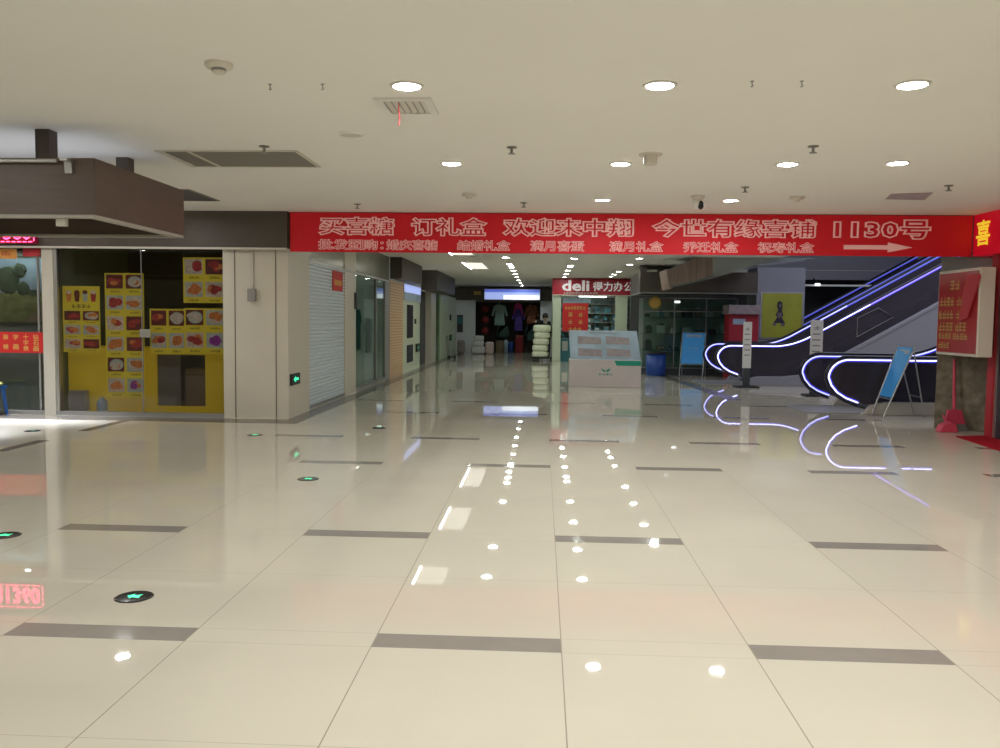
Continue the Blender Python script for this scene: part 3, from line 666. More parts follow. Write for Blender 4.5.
def escalator(label, x0, yn, yr, xb, xe, skirt, strip_n, strip_r, slope=.57, ztop=.93, detail=True, guard=None, zlow=.18, violet=False, lr=.0095):
    t = thing('escalator', label, 'escalator', ((x0 + xe) / 2, (yn + yr) / 2, 0))
    P = arcpath(x0, ztop, xb, slope, xe, zend_low=zlow)
    for y, mm in ((yn, strip_n), (yr, strip_r)):
        outer = offs(P, .035)
        b = MB(); b.tube([(p[0], y, p[1]) for p in outer], .03, 'rubber', 8, ry=.045); b.build('handrail', t)
        Q = [(p[0], y, p[1]) for p in offs(P, -.012)]; b = MB()
        if violet:
            qa, qb = Vector(Q[-2]), Vector(Q[-1]); qm = qa.lerp(qb, .28)
            b.tube(Q[:-1] + [tuple(qm)], lr, mm, 6, ry=.022); b.tube([tuple(qm), tuple(qb)], lr, 'ledpurple' if y == yn else 'leddim', 6, ry=.022)
        else: b.tube(Q, lr, mm, 6, ry=.022)
        b.build('light_strip', t)
        b = MB(); b.tube([(p[0], y, p[1]) for p in offs(P, -.035)], .012, 'ledblue', 6, ry=.02); b.build('glow_lip', t)
        low = [(xe, P[-1][1] - .80), (xb + .35, .28), (xb - .2, .20), (x0 + .6, .17)]
        poly = [p for p in offs(P, -.03)] + low
        b = MB(); b.prism(poly, 'y', y - .006, y + .006, 'glassdark'); b.build('balustrade_panel', t)
    # deck and step band between the balustrades
    b = MB(); xe2 = xe; zi = P[-1][1] - .80
    b.prism([(x0 + .55, .0015), (x0 + .70, .16), (x0 + .95, .215), (xb - .2, .22), (xb + .35, .28), (xe, zi), (xe, zi - .07), (xb + .4, .20), (xb + .4, .0015)], 'y', yn - .12, yn + .02, skirt); b.build('skirt', t, bevel=.01)
    b = MB(); b.prism([(x0 + .55, .0015), (x0 + .70, .16), (x0 + .95, .215), (xb - .2, .22), (xb + .35, .28), (xe, zi), (xe, zi - .07), (xb + .4, .20), (xb + .4, .0015)], 'y', yr - .02, yr + .12, skirt); b.build('skirt', t, bevel=.01)
    b = MB(); b.prism([(xb + .4, .0015), (xb + .4, .205), (xe, zi - .065), (xe, .0015)], 'y', yn - .10, yn + .0, 'lav'); b.build('side_cladding', t)
    b = MB()
    n = int((xe - xb - .3) / .4); 
    for k in range(n):
        xs = xb + .3 + k * .4; zs = .06 + slope * (k + 1) * .4; b.box(xs, xs + .41, yn + .03, yr - .03, zs - .25, zs, 'phone')
    b.box(x0 + .9, xb + .3, yn + .03, yr - .03, .004, .05, 'phone'); b.build('steps', t)
    b = MB(); b.box(x0 - .35, x0 + .9, yn + .03, yr - .03, .0015, .012, 'greymetal'); b.build('landing_plate', t)
    if guard:
        b = MB(); b.tube([(guard[0][0], yn - .02, guard[0][1])] + [(p[0], yn - .02, p[1]) for p in guard[1:]] + [(guard[0][0], yn - .02, guard[0][1])], .008, 'greymetal', 6); b.build('guard_panel', t)
    return t
escalator('near escalator beside the granite pillar with glowing blue-white handrail loops', 4.77, 14.1, 15.5, 6.85, 10.5, 'skirt', 'led', 'led2', ztop=.915)
escalator('far escalator rising right behind the near one, with violet glowing handrail', 4.23, 20.3, 21.8, 5.95, 11.2, 'lav', 'led', 'led2', ztop=.955, zlow=.24, violet=True, lr=.012, guard=[(7.50, 1.19), (7.50, 1.64), (7.98, 1.885), (8.33, 1.67)])
escalator('dim rearmost escalator behind the poster column, faint blue lines only', 5.75, 25.0, 26.2, 6.7, 11.4, 'phone', 'leddim', 'leddim')
# mirror clad underside of the flight to the upper floor
t = thing('upper_escalator', 'mirror-clad sloping underside of an upper escalator below the ceiling, left of the column', 'escalator', (4.6, 20.4, 2.3))
sec = [(3.03, 2.30), (2.95, 2.72), (3.62, H - .004), (6.4, H - .004), (5.1, 2.88), (3.9, 2.50)]
b = MB(); b.prism(sec[1:], 'y', 19.0, 20.2, 'mirrorclad') if False else b.prism(sec, 'y', 20.0, 21.2, 'mirrorclad'); b.build('cladding', t)
b = MB(); b.prism([(3.05, 2.36), (2.98, 2.71), (3.62, H - .02), (4.0, H - .02), (4.0, 2.60), (3.5, 2.45)], 'y', 19.98, 20.0, 'ribclad'); b.build('ribbed_panel', t)
b = MB(); b.prism([(3.0, 2.28), (2.92, 2.74), (2.96, 2.75), (3.05, 2.28)], 'y', 19.97, 21.2, 'ribclad'); b.build('end_trim', t)

# ------------------------------------------------------------------ column with poster
b = MB(); b.box(5.93, 7.24, 23.5, 24.6, 0, H, 'bluegrey'); struct(b, 'wall_column')
t = thing('wall_poster', 'lime yellow poster with a small dark figure on the blue-grey column', 'poster', (6.6, 23.48, 1.1))
b = MB(); b.box(6.03, 7.21, 23.475, 23.50, 1.05, 2.36, 'alu'); b.build('frame', t)
b = MB(); b.box(6.08, 7.17, 23.468, 23.475, 1.10, 2.32, 'lime'); b.build('print', t)
b = MB(); y = 23.464
b.disc((6.56, y, 2.02), .075, 'figure', 'y', 14, .09); b.poly([(6.47, y, 1.98), (6.65, y, 1.98), (6.62, y, 1.86), (6.67, y, 1.70), (6.62, y, 1.66), (6.72, y, 1.5), (6.4, y, 1.5), (6.50, y, 1.66), (6.45, y, 1.72), (6.52, y, 1.86)], 'figure')
b.disc((6.57, y - .002, 1.98), .04, 'figgrey', 'y', 12, .05); b.poly([(6.5, y - .002, 1.78), (6.6, y - .002, 1.80), (6.64, y - .002, 1.70), (6.56, y - .002, 1.62), (6.5, y - .002, 1.68)], 'figgrey')
b.poly([(6.40, y, 1.5), (6.48, y, 1.5), (6.47, y, 1.42), (6.36, y, 1.44)], 'figgrey'); b.poly([(6.60, y, 1.5), (6.72, y, 1.5), (6.70, y, 1.40), (6.60, y, 1.42)], 'figgrey'); b.build('printed_figure', t)
# red cabinet
t = thing('red_cabinet', 'red upright cabinet with pale canopy, beside the blue-grey column', 'cabinet', (5.35, 22.95, 0))
b = MB(); b.box(5.02, 5.80, 22.7, 23.3, 0, 1.72, 'reddull'); b.build('cabinet_body', t, bevel=.01)
b = MB(); b.box(4.98, 5.84, 22.6, 23.35, 1.72, 1.97, 'leaflet'); b.build('top_panel', t, bevel=.01)
b = MB(); b.box(5.12, 5.45, 22.69, 22.7, 1.45, 1.6, 'skyp'); b.build('display_window', t)

# notice stands
def notice(label, x, y, z0, z1, w, base):
    t = thing('notice_stand', label, 'sign stand', (x, y, 0))
    b = MB(); b.box(x - w / 2, x + w / 2, y - .02, y + .02, z0, z1, 'white'); pseudo(b, 'greymetal', x - w * .3, x + w * .3, z1 - .2, z1 - .12, y - .022, 1, random.Random(1))
    for k in range(5): b.poly([(x - w * .35, y - .022, z1 - .3 - k * .12), (x + w * .3, y - .022, z1 - .3 - k * .12), (x + w * .3, y - .022, z1 - .275 - k * .12), (x - w * .35, y - .022, z1 - .275 - k * .12)], 'greymetal')
    b.build('notice_panel', t)
    b = MB(); b.box(x - w * .42, x + w * .42, y - .03, y + .03, .03, z0, 'phone'); b.build('post', t)
    b = MB(); b.box(x - base, x + base, y - .2, y + .2, 0.0005, .035, 'black'); b.build('base', t, bevel=.008)
notice('narrow white notice stand on a black base in front of the far escalator', 4.75, 19.55, .45, 1.52, .19, .27)
notice('narrow pale notice stand behind the near escalator, showing above its handrail', 5.66, 17.5, .35, 1.57, .245, .22)

# A-frame boards
def aframe(name_label, F, B, pm, header=True):
    """F: four front board corners (bottom-left, bottom-right, top-right, top-left); B: two rear feet"""
    F = [Vector(p) for p in F]; c = (F[0] + F[1]) / 2; t = thing('sandwich_board', name_label, 'sign board', (c.x, c.y, 0))
    def at(u, v): return F[0].lerp(F[1], u).lerp(F[3].lerp(F[2], u), v)
    n = (F[1] - F[0]).cross(F[3] - F[0]).normalized() * .012
    b = MB()
    P = [at(.04, .28), at(.96, .28), at(.96, .98), at(.04, .98)]
    b.add([p - n * .3 for p in P] + [p + n * .3 for p in P], [(0, 1, 2, 3), (7, 6, 5, 4), (0, 4, 5, 1), (1, 5, 6, 2), (2, 6, 7, 3), (3, 7, 4, 0)], pm); b.build('poster_panel', t)
    if header:
        b = MB(); P = [at(.18, .885), at(.84, .885), at(.84, .945), at(.18, .945)]; b.poly([p + n * .5 for p in P], 'skyp'); b.poly([p + n * .5 for p in [at(.3, .62), at(.72, .62), at(.72, .632), at(.3, .632)]], 'skyp'); b.build('printed_heading', t)
    b = MB(); b.tube([at(0, 0), at(0, 1), at(1, 1), at(1, 0)], .014, 'alu', 6); b.tube([at(0, .26), at(1, .26)], .012, 'alu', 6); b.build('front_frame', t)
    b = MB(); B = [Vector(p) for p in B]; b.tube([B[0], at(0.03, .97)], .012, 'alu', 6); b.tube([B[1], at(.97, .97)], .012, 'alu', 6); b.tube([B[0].lerp(at(.03, .97), .3), B[1].lerp(at(.97, .97), .3)], .01, 'alu', 6); b.build('rear_frame', t)
aframe('blue sandwich board with white frame in front of the glass display case', [(3.79, 23.1, .014), (4.42, 23.1, .014), (4.56, 23.4, 1.22), (3.9, 23.4, 1.22)], [(3.95, 23.62, .014), (4.60, 23.62, .014)], 'sky')
aframe('blue sandwich board seen edge-on beside the near escalator', [(5.436, 13.92, .014), (5.454, 13.50, .014), (5.902, 13.50, 1.15), (5.82, 13.92, 1.165)], [(6.12, 13.92, .014), (6.12, 13.55, .014)], 'sky')

# blue bin
t = thing('waste_bin', 'round blue plastic bin with black rim in front of the glass display case', 'bin', (3.18, 23.35, 0))
b = MB(); b.lathe((3.18, 23.35, 0.0), [(0, .0015), (.25, .0015), (.27, .05), (.275, .62), (.255, .62), (.24, .05), (0, .05)], 'bluebin', 24); b.build('body', t)
b = MB(); b.lathe((3.18, 23.35, .62), [(.25, -.01), (.295, -.01), (.295, .035), (.25, .04), (.25, -.01)], 'black', 24); b.build('rim', t)

# glass display case + goods
t = thing('display_case', 'long glass display case with shelves below a dark canopy', 'display case', (4.15, 24.2, 0))
b = MB(); b.box(2.83, 5.5, 23.8, 24.6, 0, .18, 'phone'); b.build('plinth', t)
b = MB()
for x in (2.83, 3.72, 4.61, 5.47):
    b.box(x, x + .03, 23.8, 23.83, .18, 2.18, 'greymetal')
for z in (.18, 1.78, 2.15): b.box(2.83, 5.5, 23.8, 23.83, z, z + .03, 'greymetal')
b.build('frame', t)
b = MB(); b.box(2.85, 5.48, 23.81, 23.816, .2, 2.16, 'glasscase'); b.build('front_pane', t)
b = MB(); b.box(2.83, 5.5, 24.56, 24.6, .18, 2.18, 'greenwall'); b.build('back_panel', t)
for z in (.68, 1.15, 1.62):
    b = MB(); b.box(2.86, 5.47, 23.86, 24.55, z, z + .02, 'glasscase'); b.build('shelf', t)
rng = random.Random(11)
for z, nm in ((.70, 'lower'), (1.17, 'middle'), (1.64, 'upper')):
    for k in range(7):
        x = 2.95 + k * .36 + rng.uniform(-.03, .03); w = rng.uniform(.12, .26); h = rng.uniform(.1, .3); mm = rng.choice(['goods1', 'goods2', 'goods3', 'goods3', 'goods4'])
        b = MB(); b.box(x, x + w, 24.0, 24.3, z, z + h * .8, mm); b.box(x + w * .15, x + w * .85, 24.03, 24.27, z + h * .8, z + h, rng.choice(['goods1', 'goods3'])); b.build('merchandise_box', label='small dim packaged item on the %s shelf of the glass display case' % nm, cat='box', group='goods on the %s shelf of the display case' % nm)
t = thing('display_canopy', 'dark brown canopy hanging above the glass display case', 'canopy', (4.2, 23.6, 2.26))
b = MB(); ring(b, 2.62, 5.75, 22.7, 24.9, 2.29, 2.84, .06, 'brown2'); b.box(2.68, 5.69, 22.76, 24.84, 2.55, 2.6, 'brown2'); b.build('fascia', t)
b = MB(); ring(b, 2.62, 5.75, 22.71, 24.89, 2.255, 2.29, .08, 'greymetal'); b.build('bottom_trim', t)
for x in (2.75, 3.22):
    b = MB(); b.box(x - .09, x + .09, 23.0, 23.2, 2.6, H + .002, 'brown2'); b.build('hanging_post', t)
b = MB(); b.cyl((3.17, 23.70, 2.03), (3.17, 23.75, 2.03), .17, .17, 'gold', 24); b.disc((3.17, 23.698, 2.03), .13, 'yellowtxt', 'y', 20); b.build('round_sign', label='round gold-yellow disc hanging at the front of the glass display case', cat='sign')
b = MB(); b.cyl((3.72, 23.70, 2.06), (3.86, 23.70, 2.06), .03, .03, 'lampspot', 10); b.cyl((3.79, 23.70, 2.06), (3.79, 23.75, 2.56), .008, .008, 'black', 6); b.build('display_lamp', label='small bright lamp under the canopy of the glass display case', cat='lamp')

# ------------------------------------------------------------------ promotional counter in mid corridor
t = thing('promotion_counter', 'pinkish white promotion counter with slanted leaflet rack and green emblem', 'counter', (1.44, 19.2, 0))
b = MB(); b.box(.635, 2.25, 18.9, 19.5, .0015, .625, 'booth'); b.build('counter_body', t, bevel=.008)
b = MB(); y0, z0, y1, z1 = 18.92, .63, 19.12, 1.28
def slope_pt(u, v, lift=0.0): 
    xl = .655 + (.62 - .655) * v; xr = 2.235 + (2.16 - 2.235) * v
    return (xl + (xr - xl) * u, y0 + (y1 - y0) * v - lift, z0 + (z1 - z0) * v + lift * .3)
P = [slope_pt(0, 0), slope_pt(1, 0), slope_pt(1, 1), slope_pt(0, 1)]
b.add(P + [(p[0], p[1] + .04, p[2]) for p in P], [(0, 1, 2, 3), (7, 6, 5, 4), (0, 4, 5, 1), (1, 5, 6, 2), (2, 6, 7, 3), (3, 7, 4, 0)], 'skyp'); rk = b.build('rack_board', t)
for (u0, v0) in ((.12, .54), (.53, .54), (.12, .12), (.53, .12)):
    b = MB(); b.poly([slope_pt(u0, v0, .006), slope_pt(u0 + .34, v0 - .02, .006), slope_pt(u0 + .34, v0 + .22, .006), slope_pt(u0, v0 + .27, .006)], 'leaflet'); b.build('leaflet_stack', rk)
b = MB(); b.poly([slope_pt(.3, .90, .006), slope_pt(.68, .90, .006), slope_pt(.68, .935, .006), slope_pt(.3, .935, .006)], 'greymetal'); b.build('heading', rk)
b = MB(); y = 18.893
b.poly([(1.70, y, .50), (2.245, y, .50), (2.245, y, .612), (1.64, y, .612)], 'teal'); b.build('green_band', t)
b = MB()
b.poly([(1.34, y, .435), (1.40, y, .36), (1.46, y, .355), (1.44, y, .39), (1.38, y, .42)], 'teal'); b.poly([(1.46, y, .355), (1.52, y, .36), (1.57, y, .44), (1.50, y, .41), (1.46, y, .38)], 'teal'); pseudo(b, 'teal', 1.30, 1.62, .275, .32, y, 4, random.Random(2)); b.build('emblem', t)

# ------------------------------------------------------------------ stationery shop
t = thing('stationery_shop_sign', 'red shop sign with white Latin and Chinese lettering above the stationery shop', 'sign', (1.7, 30.2, 2.42))
b = MB(); b.box(.36, 4.0, 30.1, 30.5, 2.42, 3.0, 'deepred'); b.box(.36, 4.0, 30.07, 30.5, 2.40, 2.43, 'trim'); b.build('sign_board', t)
b = MB(); letter(b, 'deli', 'whitelit', .70, 1.68, 2.56, 2.95, 30.1, offset=.03, lift=.006); letter(b, '得力办公', 'whitelit', 1.80, 3.26, 2.56, 2.90, 30.1, offset=.02, lift=.006); pseudo(b, 'white', .75, 2.0, 2.46, 2.52, 30.094, 12, random.Random(4)); b.build('lettering', t)
b = MB(); b.box(.385, .68, 30.15, 30.45, 0, 2.42, 'creamg'); b.box(2.64, 3.05, 30.15, 30.45, 0, 2.42, 'creamg'); struct(b, 'wall_stationery_shop')
b = MB(); b.box(.39, .45, 30.46, 33.5, 0, 2.42, 'creamg'); struct(b, 'wall_stationery_side')
b = MB(); b.box(.38, 4.2, 33.5, 33.6, 0, H, 'greenwall'); b.box(.45, 4.0, 30.5, 33.5, 2.42, 2.5, 'white'); struct(b, 'wall_stationery_rear')
b = MB(); b.box(1.4, 2.4, 31.4, 32.2, 2.40, 2.42, 'fillpanel'); b.build('added_fill_panel', label='glowing panel added to brighten the inside of the stationery shop', cat='ceiling light')  # emissive panel added to lift the dark shop interior
t = thing('goods_shelving', 'crowded shelving at the back of the stationery shop', 'shelving', (1.8, 33.3, 0))
b = MB(); b.box(.6, 3.9, 33.45, 33.5, 0, 2.3, 'shelfgoods'); b.build('back_panel', t)
for k in range(6):
    z = .35 + k * .36; b = MB(); b.box(.6, 3.9, 33.1, 33.45, z, z + .025, 'greymetal'); b.build('shelf', t)
rng = random.Random(21)
for k in range(5):
    for q in range(9):
        z = .375 + k * .36; x = .68 + q * .35 + rng.uniform(-.04, .04); w = rng.uniform(.14, .27); h = rng.uniform(.14, .28)
        b = MB(); b.box(x, x + w, 33.14, 33.4, z, z + h, rng.choice(['goods1', 'goods2', 'goods2', 'goods3', 'goods4', 'shelfgoods'])); b.box(x + .02, x + w - .02, 33.135, 33.14, z + h * .3, z + h * .7, rng.choice(['goods1', 'goods2', 'goods3'])); b.build('stationery_box', label='small packaged stationery item on the back shelves of the stationery shop', cat='box', group='goods on the stationery shop shelves')
t = thing('hanging_poster', 'red poster with yellow writing hanging in the stationery shop front', 'poster', (1.2, 30.3, 1.13))
b = MB(); b.box(.74, 1.66, 30.25, 30.26, 1.12, 2.13, 'redpaper'); b.build('poster_sheet', t)
b = MB(); y = 30.243; rng = random.Random(8)
pseudo(b, 'yellowtxt', .82, 1.58, 1.90, 2.02, y, 7, rng)
for z in (1.64, 1.38):
    for x in (.95, 1.32): pseudo(b, 'yellowtxt', x, x + .16, z, z + .16, y, 1, rng)
pseudo(b, 'yellowtxt', .95, 1.45, 1.14, 1.27, y, 3, rng); b.build('lettering', t)
b = MB(); b.box(.74, 1.75, 30.26, 30.28, 2.14, 2.36, 'skyp'); b.build('shop_valance', label='pale blue printed strip hanging above the red poster in the stationery shop', cat='sign')
b = MB(); b.box(.70, 1.4, 30.6, 31.0, 0, .85, 'goods2'); b.box(.75, .95, 30.59, 30.6, .4, .75, 'goods1'); b.build('goods_counter', label='low teal counter behind the left pillar of the stationery shop', cat='counter', bevel=.01)

# ------------------------------------------------------------------ far clothing shop
b = MB(); b.box(-3.95, .5, 37.8, 38.1, 2.38, 2.93, 'brown2'); b.box(-3.02, -.1, 37.9, 38.1, 2.3, 2.40, 'brown2'); struct(b, 'trim_8')
b = MB(); b.box(-3.95, -3.04, 37.95, 38.15, 0, 2.38, 'whitewall'); b.box(-.08, .5, 37.95, 38.15, 0, 2.38, 'whitewall'); struct(b, 'wall_far_piers')
b = MB(); b.box(-3.95, .6, 39.6, 39.7, 0, H, 'darkbrown'); struct(b, 'wall_clothes_shop')
t = thing('lit_shop_sign', 'glowing blue and white sign box above the clothes shop at the corridor end', 'sign', (-1.36, 37.75, 2.4))
b = MB(); b.box(-2.62, -.10, 37.65, 37.8, 2.40, 2.89, 'trim'); b.build('sign_case', t)
b = MB(); y = 37.645
b.poly([(-2.6, y, 2.42), (-1.75, y, 2.42), (-1.75, y, 2.74), (-2.6, y, 2.74)], 'lightsign'); b.poly([(-1.75, y, 2.42), (-.12, y, 2.42), (-.12, y, 2.62), (-1.75, y, 2.62)], 'lightsignw'); b.poly([(-1.75, y, 2.62), (-.12, y, 2.62), (-.12, y, 2.74), (-1.75, y, 2.74)], 'lightsign'); b.poly([(-2.6, y, 2.74), (-.12, y, 2.74), (-.12, y, 2.87), (-2.6, y, 2.87)], 'lightsignb'); b.build('sign_face', t)
b = MB(); b.box(-3.1, -2.78, 37.77, 37.8, 2.62, 2.78, 'goldtxt'); b.build('wall_sign', label='small brass-coloured plate on the dark fascia left of the lit sign', cat='sign')
b = MB(); b.box(-3.86, -3.60, 37.9, 37.95, .92, 1.70, 'phone'); b.box(-3.83, -3.63, 37.895, 37.9, 1.3, 1.62, 'goods2'); b.build('wall_poster_board', label='dark notice board on the white pier at the corridor end', cat='notice board')
def garment(label, x, w, z0, z1, m, y=38.4):
    t = thing('hanging_garment', label, 'garment', (x, y, z0)); a = w / 2; s = z1
    b = MB(); b.prism([(x - a * .8, z0), (x + a * .8, z0), (x + a * .62, s - .22), (x + a * .95, s - .55), (x + a * 1.25, s - .50), (x + a * .85, s - .05), (x + a * .25, s), (x - a * .25, s), (x - a * .85, s - .05), (x - a * 1.25, s - .50), (x - a * .95, s - .55), (x - a * .62, s - .22)], 'y', y, y + .07, m); b.build('cloth', t, bevel=.015)
    b = MB(); b.tube([(x - a * .5, y + .035, s - .02), (x, y + .035, s + .07), (x, y + .035, s + .14)], .012, 'greymetal', 6); b.build('hanger', t)
garment('pale green coat hanging in the clothes shop at the corridor end', -1.95, .62, 1.25, 2.20, 'paleblue')
garment('dark green skirt hanging below the pale green coat', -1.80, .5, .7, 1.3, 'darkgreen', 38.6)
garment('purple-blue patterned robe hanging at the middle of the clothes shop', -1.08, .5, 1.0, 2.05, 'purple')
garment('deep pink top hanging at the top middle of the clothes shop', -1.1, .36, 2.0, 2.28, 'pinkc', 38.3)
garment('rust patterned shirt hanging at the right of the clothes shop', -.48, .55, 1.35, 2.2, 'orangec')
garment('dark hanging trousers at the right of the clothes shop, below the rust shirt', -.5, .45, .55, 1.3, 'darkgreen', 38.6)
for z, lb in ((2.0, 'topmost'), (1.5, 'middle'), (1.0, 'lowest')):
    b = MB(); b.ell((-2.62, 38.5, z), .17, .12, .17, 'maroon', pw=.8); b.cyl((-2.62, 38.5, z + .16), (-2.62, 38.5, z + .2), .05, .05, 'black', 8); b.cyl((-2.62, 38.5, z + .2), (-2.62, 38.5, z + .335 if z < 1.9 else H + .002), .01, .01, 'black', 6); b.build('red_lantern', label='%s of three dull red round hangings at the left of the clothes shop' % lb, cat='lantern')
b = MB(); b.box(-2.08, -1.55, 38.0, 38.4, 0, .55, 'carton'); b.box(-1.83, -1.80, 37.995, 38.0, 0, .55, 'greyboard'); b.build('cardboard_carton', label='dark brown carton on the floor in front of the clothes shop', cat='carton', bevel=.01)
b = MB(); b.lathe((-1.42, 38.1, 0), [(0, .001), (.13, .001), (.14, .42), (.1, .5), (0, .5)], 'bluebin', 16); b.build('blue_drum', label='blue plastic drum on the floor in front of the clothes shop', cat='drum')
b = MB(); b.lathe((-1.62, 37.9, 0), [(0, .001), (.09, .001), (.1, .5), (.04, .6), (0, .6)], 'skyp', 16); b.build('pale_bottle', label='pale tall bottle beside the blue drum at the clothes shop', cat='bottle')
b = MB(); b.box(-1.2, -.85, 38.1, 38.4, 0, .75, 'maroon'); b.box(-1.18, -.87, 38.1, 38.38, .75, .8, 'orangec'); b.build('red_rack_box', label='dull red box with rust cloth on it in the middle of the clothes shop', cat='box', bevel=.01)
# sacks on the floor at the far left
def sack(label, c, rx, ry, rz, m, group=None):
    b = MB(); b.ell(c, rx, ry, rz, m, 24, 14, .42, .012); b.build('sack', label=label, cat='sack', group=group)
sack('white sack lying at the bottom of the pile before the white pier', (-2.78, 36.5, .17), .30, .3, .168, 'sackw')
sack('white sack in the middle of the pile before the white pier', (-2.77, 36.5, .46), .24, .26, .13, 'sackw')
sack('white sack on top of the pile before the white pier', (-2.75, 36.5, .69), .21, .22, .11, 'sackw')
sack('pinkish sack standing right of the white sack pile', (-2.28, 36.5, .27), .19, .2, .268, 'sackp')
sack('tan bundle standing against the far left wall before the white pier', (-3.5, 36.2, .3), .17, .2, .298, 'leaflet')
# trolley with five sacks and the person behind
t = thing('platform_trolley', 'low black platform trolley carrying the stack of cream sacks', 'trolley', (-.03, 30.8, 0))
b = MB(); b.box(-.36, .42, 30.5, 31.1, .10, .14, 'black'); b.build('deck', t)
for xx in (-.26, .32):
    for yy in (30.58, 31.02):
        b = MB(); b.cyl((xx - .02, yy, .052), (xx + .02, yy, .052), .05, .05, 'black', 12); b.build('wheel', t)
zz = .14
for k, (hh, rx, dx) in enumerate(((.115, .31, 0), (.115, .30, .0), (.125, .30, .03), (.115, .30, .06), (.135, .33, .06))):
    nm = ['bottom sack', 'second sack from the bottom', 'middle sack', 'second sack from the top', 'top sack'][k]
    sack('%s of the cream stack on the trolley' % nm, (-.05 + dx, 30.8, zz + hh), rx, .28, hh, 'sack'); zz += 2 * hh - .004

# person behind the sacks: one continuous skinned body with clothing and hair as children
def person():
    t = thing('person', 'person with black hair in a dark jacket leaning over the stacked cream sacks', 'person', (.22, 31.45, 0))
    o = ORG[t.name]
    J = {'pel': (.14, 31.5, .92, .13), 'sp': (.13, 31.46, 1.12, .13), 'ch': (.11, 31.40, 1.32, .145), 'nk': (.12, 31.33, 1.47, .06), 'hd': (.12, 31.29, 1.56, .085), 'ht': (.12, 31.28, 1.68, .085),
         'ls': (-.05, 31.36, 1.41, .065), 'le': (-.17, 31.12, 1.44, .05), 'lh': (-.22, 30.95, 1.46, .035), 'lf': (-.24, 30.90, 1.455, .03),
         'rs': (.27, 31.40, 1.39, .06), 're': (.29, 31.44, 1.14, .05), 'rh': (.29, 31.30, .93, .035), 'rf': (.29, 31.27, .86, .03),
         'lhip': (.05, 31.52, .86, .09), 'lk': (.04, 31.50, .48, .065), 'la': (.03, 31.58, .09, .045), 'lt': (.02, 31.42, .035, .035),
         'rhip': (.23, 31.52, .86, .09), 'rk': (.25, 31.62, .48, .065), 'ra': (.26, 31.78, .09, .045), 'rt': (.26, 31.62, .035, .035)}
    E_ = [('pel', 'sp'), ('sp', 'ch'), ('ch', 'nk'), ('nk', 'hd'), ('hd', 'ht'), ('ch', 'ls'), ('ls', 'le'), ('le', 'lh'), ('lh', 'lf'), ('ch', 'rs'), ('rs', 're'), ('re', 'rh'), ('rh', 'rf'),
          ('pel', 'lhip'), ('lhip', 'lk'), ('lk', 'la'), ('la', 'lt'), ('pel', 'rhip'), ('rhip', 'rk'), ('rk', 'ra'), ('ra', 'rt')]
    def skin(name, keys, m, grow=0.0, root=None):
        ks = list(keys); me = bpy.data.meshes.new(name)
        ed = [(ks.index(a), ks.index(c)) for a, c in E_ if a in ks and c in ks]
        me.from_pydata([(J[k][0] - o.x, J[k][1] - o.y, J[k][2] - o.z) for k in ks], ed, []); me.materials.append(M[m])
        ob = bpy.data.objects.new(name, me); C.objects.link(ob); ob.parent = t
        sk = ob.modifiers.new('skin', 'SKIN'); sk.use_smooth_shade = True
        for i, k in enumerate(ks):
            r = J[k][3] + grow; d = me.skin_vertices[0].data[i]; d.radius = (r, r); d.use_root = (k == (root or ks[0]))
        s = ob.modifiers.new('sub', 'SUBSURF'); s.levels = 2; s.render_levels = 2
        return ob
    skin('body', J.keys(), 'skin')
    skin('jacket', ['sp', 'pel', 'ch', 'ls', 'le', 'lh', 'rs', 're', 'rh'], 'jacket', .04, 'pel')
    skin('trousers', ['pel', 'lhip', 'lk', 'la', 'rhip', 'rk', 'ra'], 'trouser', .02)
    b = MB(); b.ell((.12, 31.31, 1.66), .112, .115, .12, 'hair', 16, 10); b.build('hair', t)
    b = MB(); b.lathe((.12, 31.34, 1.43), [(.085, -.03), (.09, .0), (.08, .04), (.07, .04)], 'collar', 14); b.build('collar', t)
    b = MB()
    for s in (-1, 1): b.ell((.12 + s * .035, 31.205, 1.60), .012, .008, .009, 'hair', 8, 6)
    b.ell((.12, 31.19, 1.57), .014, .02, .022, 'skin', 8, 6); b.ell((.12, 31.205, 1.53), .025, .006, .006, 'maroon', 8, 6)
    for s in (-1, 1): b.ell((.12 + s * .1, 31.29, 1.58), .012, .02, .032, 'skin', 8, 6)
    b.build('face', t)
    for (wx, wy, wz, dx) in ((-.24, 30.90, 1.445, -1), (.29, 31.27, .86, 1)):
        b = MB()
        for k in range(4):
            L = (.075, .085, .08, .065)[k]; x = wx + (k - 1.5) * .019
            b.tube([(x, wy, wz), (x, wy - L * .55, wz + .012), (x, wy - L, wz - .015)], .009, 'skin', 6)
        b.tube([(wx + dx * .03, wy + .03, wz), (wx + dx * .055, wy - .01, wz + .004), (wx + dx * .055, wy - .04, wz - .01)], .01, 'skin', 6)
        b.build('fingers', t)
person()

# ------------------------------------------------------------------ ceiling fittings
def downlight(label, x, y, far):
    t = thing('downlight', label, 'ceiling light', (x, y, H - .012))
    b = MB(); b.lathe((x, y, H), [(.086, -.004), (.09, -.011), (.108, -.008), (.112, .0), (.086, .0), (.086, -.004)], 'white', 24); b.build('rim', t)
    b = MB(); b.disc((x, y, H - .006), .087, 'lensfar' if far else 'lens', 'z', 24, up=-1); b.build('lens', t)
    return t
CX = {'left': -.91, 'middle': .74, 'right': 2.34}
near_rows = [(5.55, 'first'), (8.27, 'second'), (10.70, 'third')]
Nn = None
def put(label, x, y, far, cache={}, group=None):
    if far not in cache: cache[far] = downlight(label, x, y, far); return
    dup(cache[far], (x, y, H - .012), label, group)
for y, o_ in near_rows:
    for c, x in CX.items():
        if c == 'left' and o_ == 'third': continue
        put('round white ceiling downlight, %s from the camera in the %s row before the banner' % (o_, c), x, y, False)
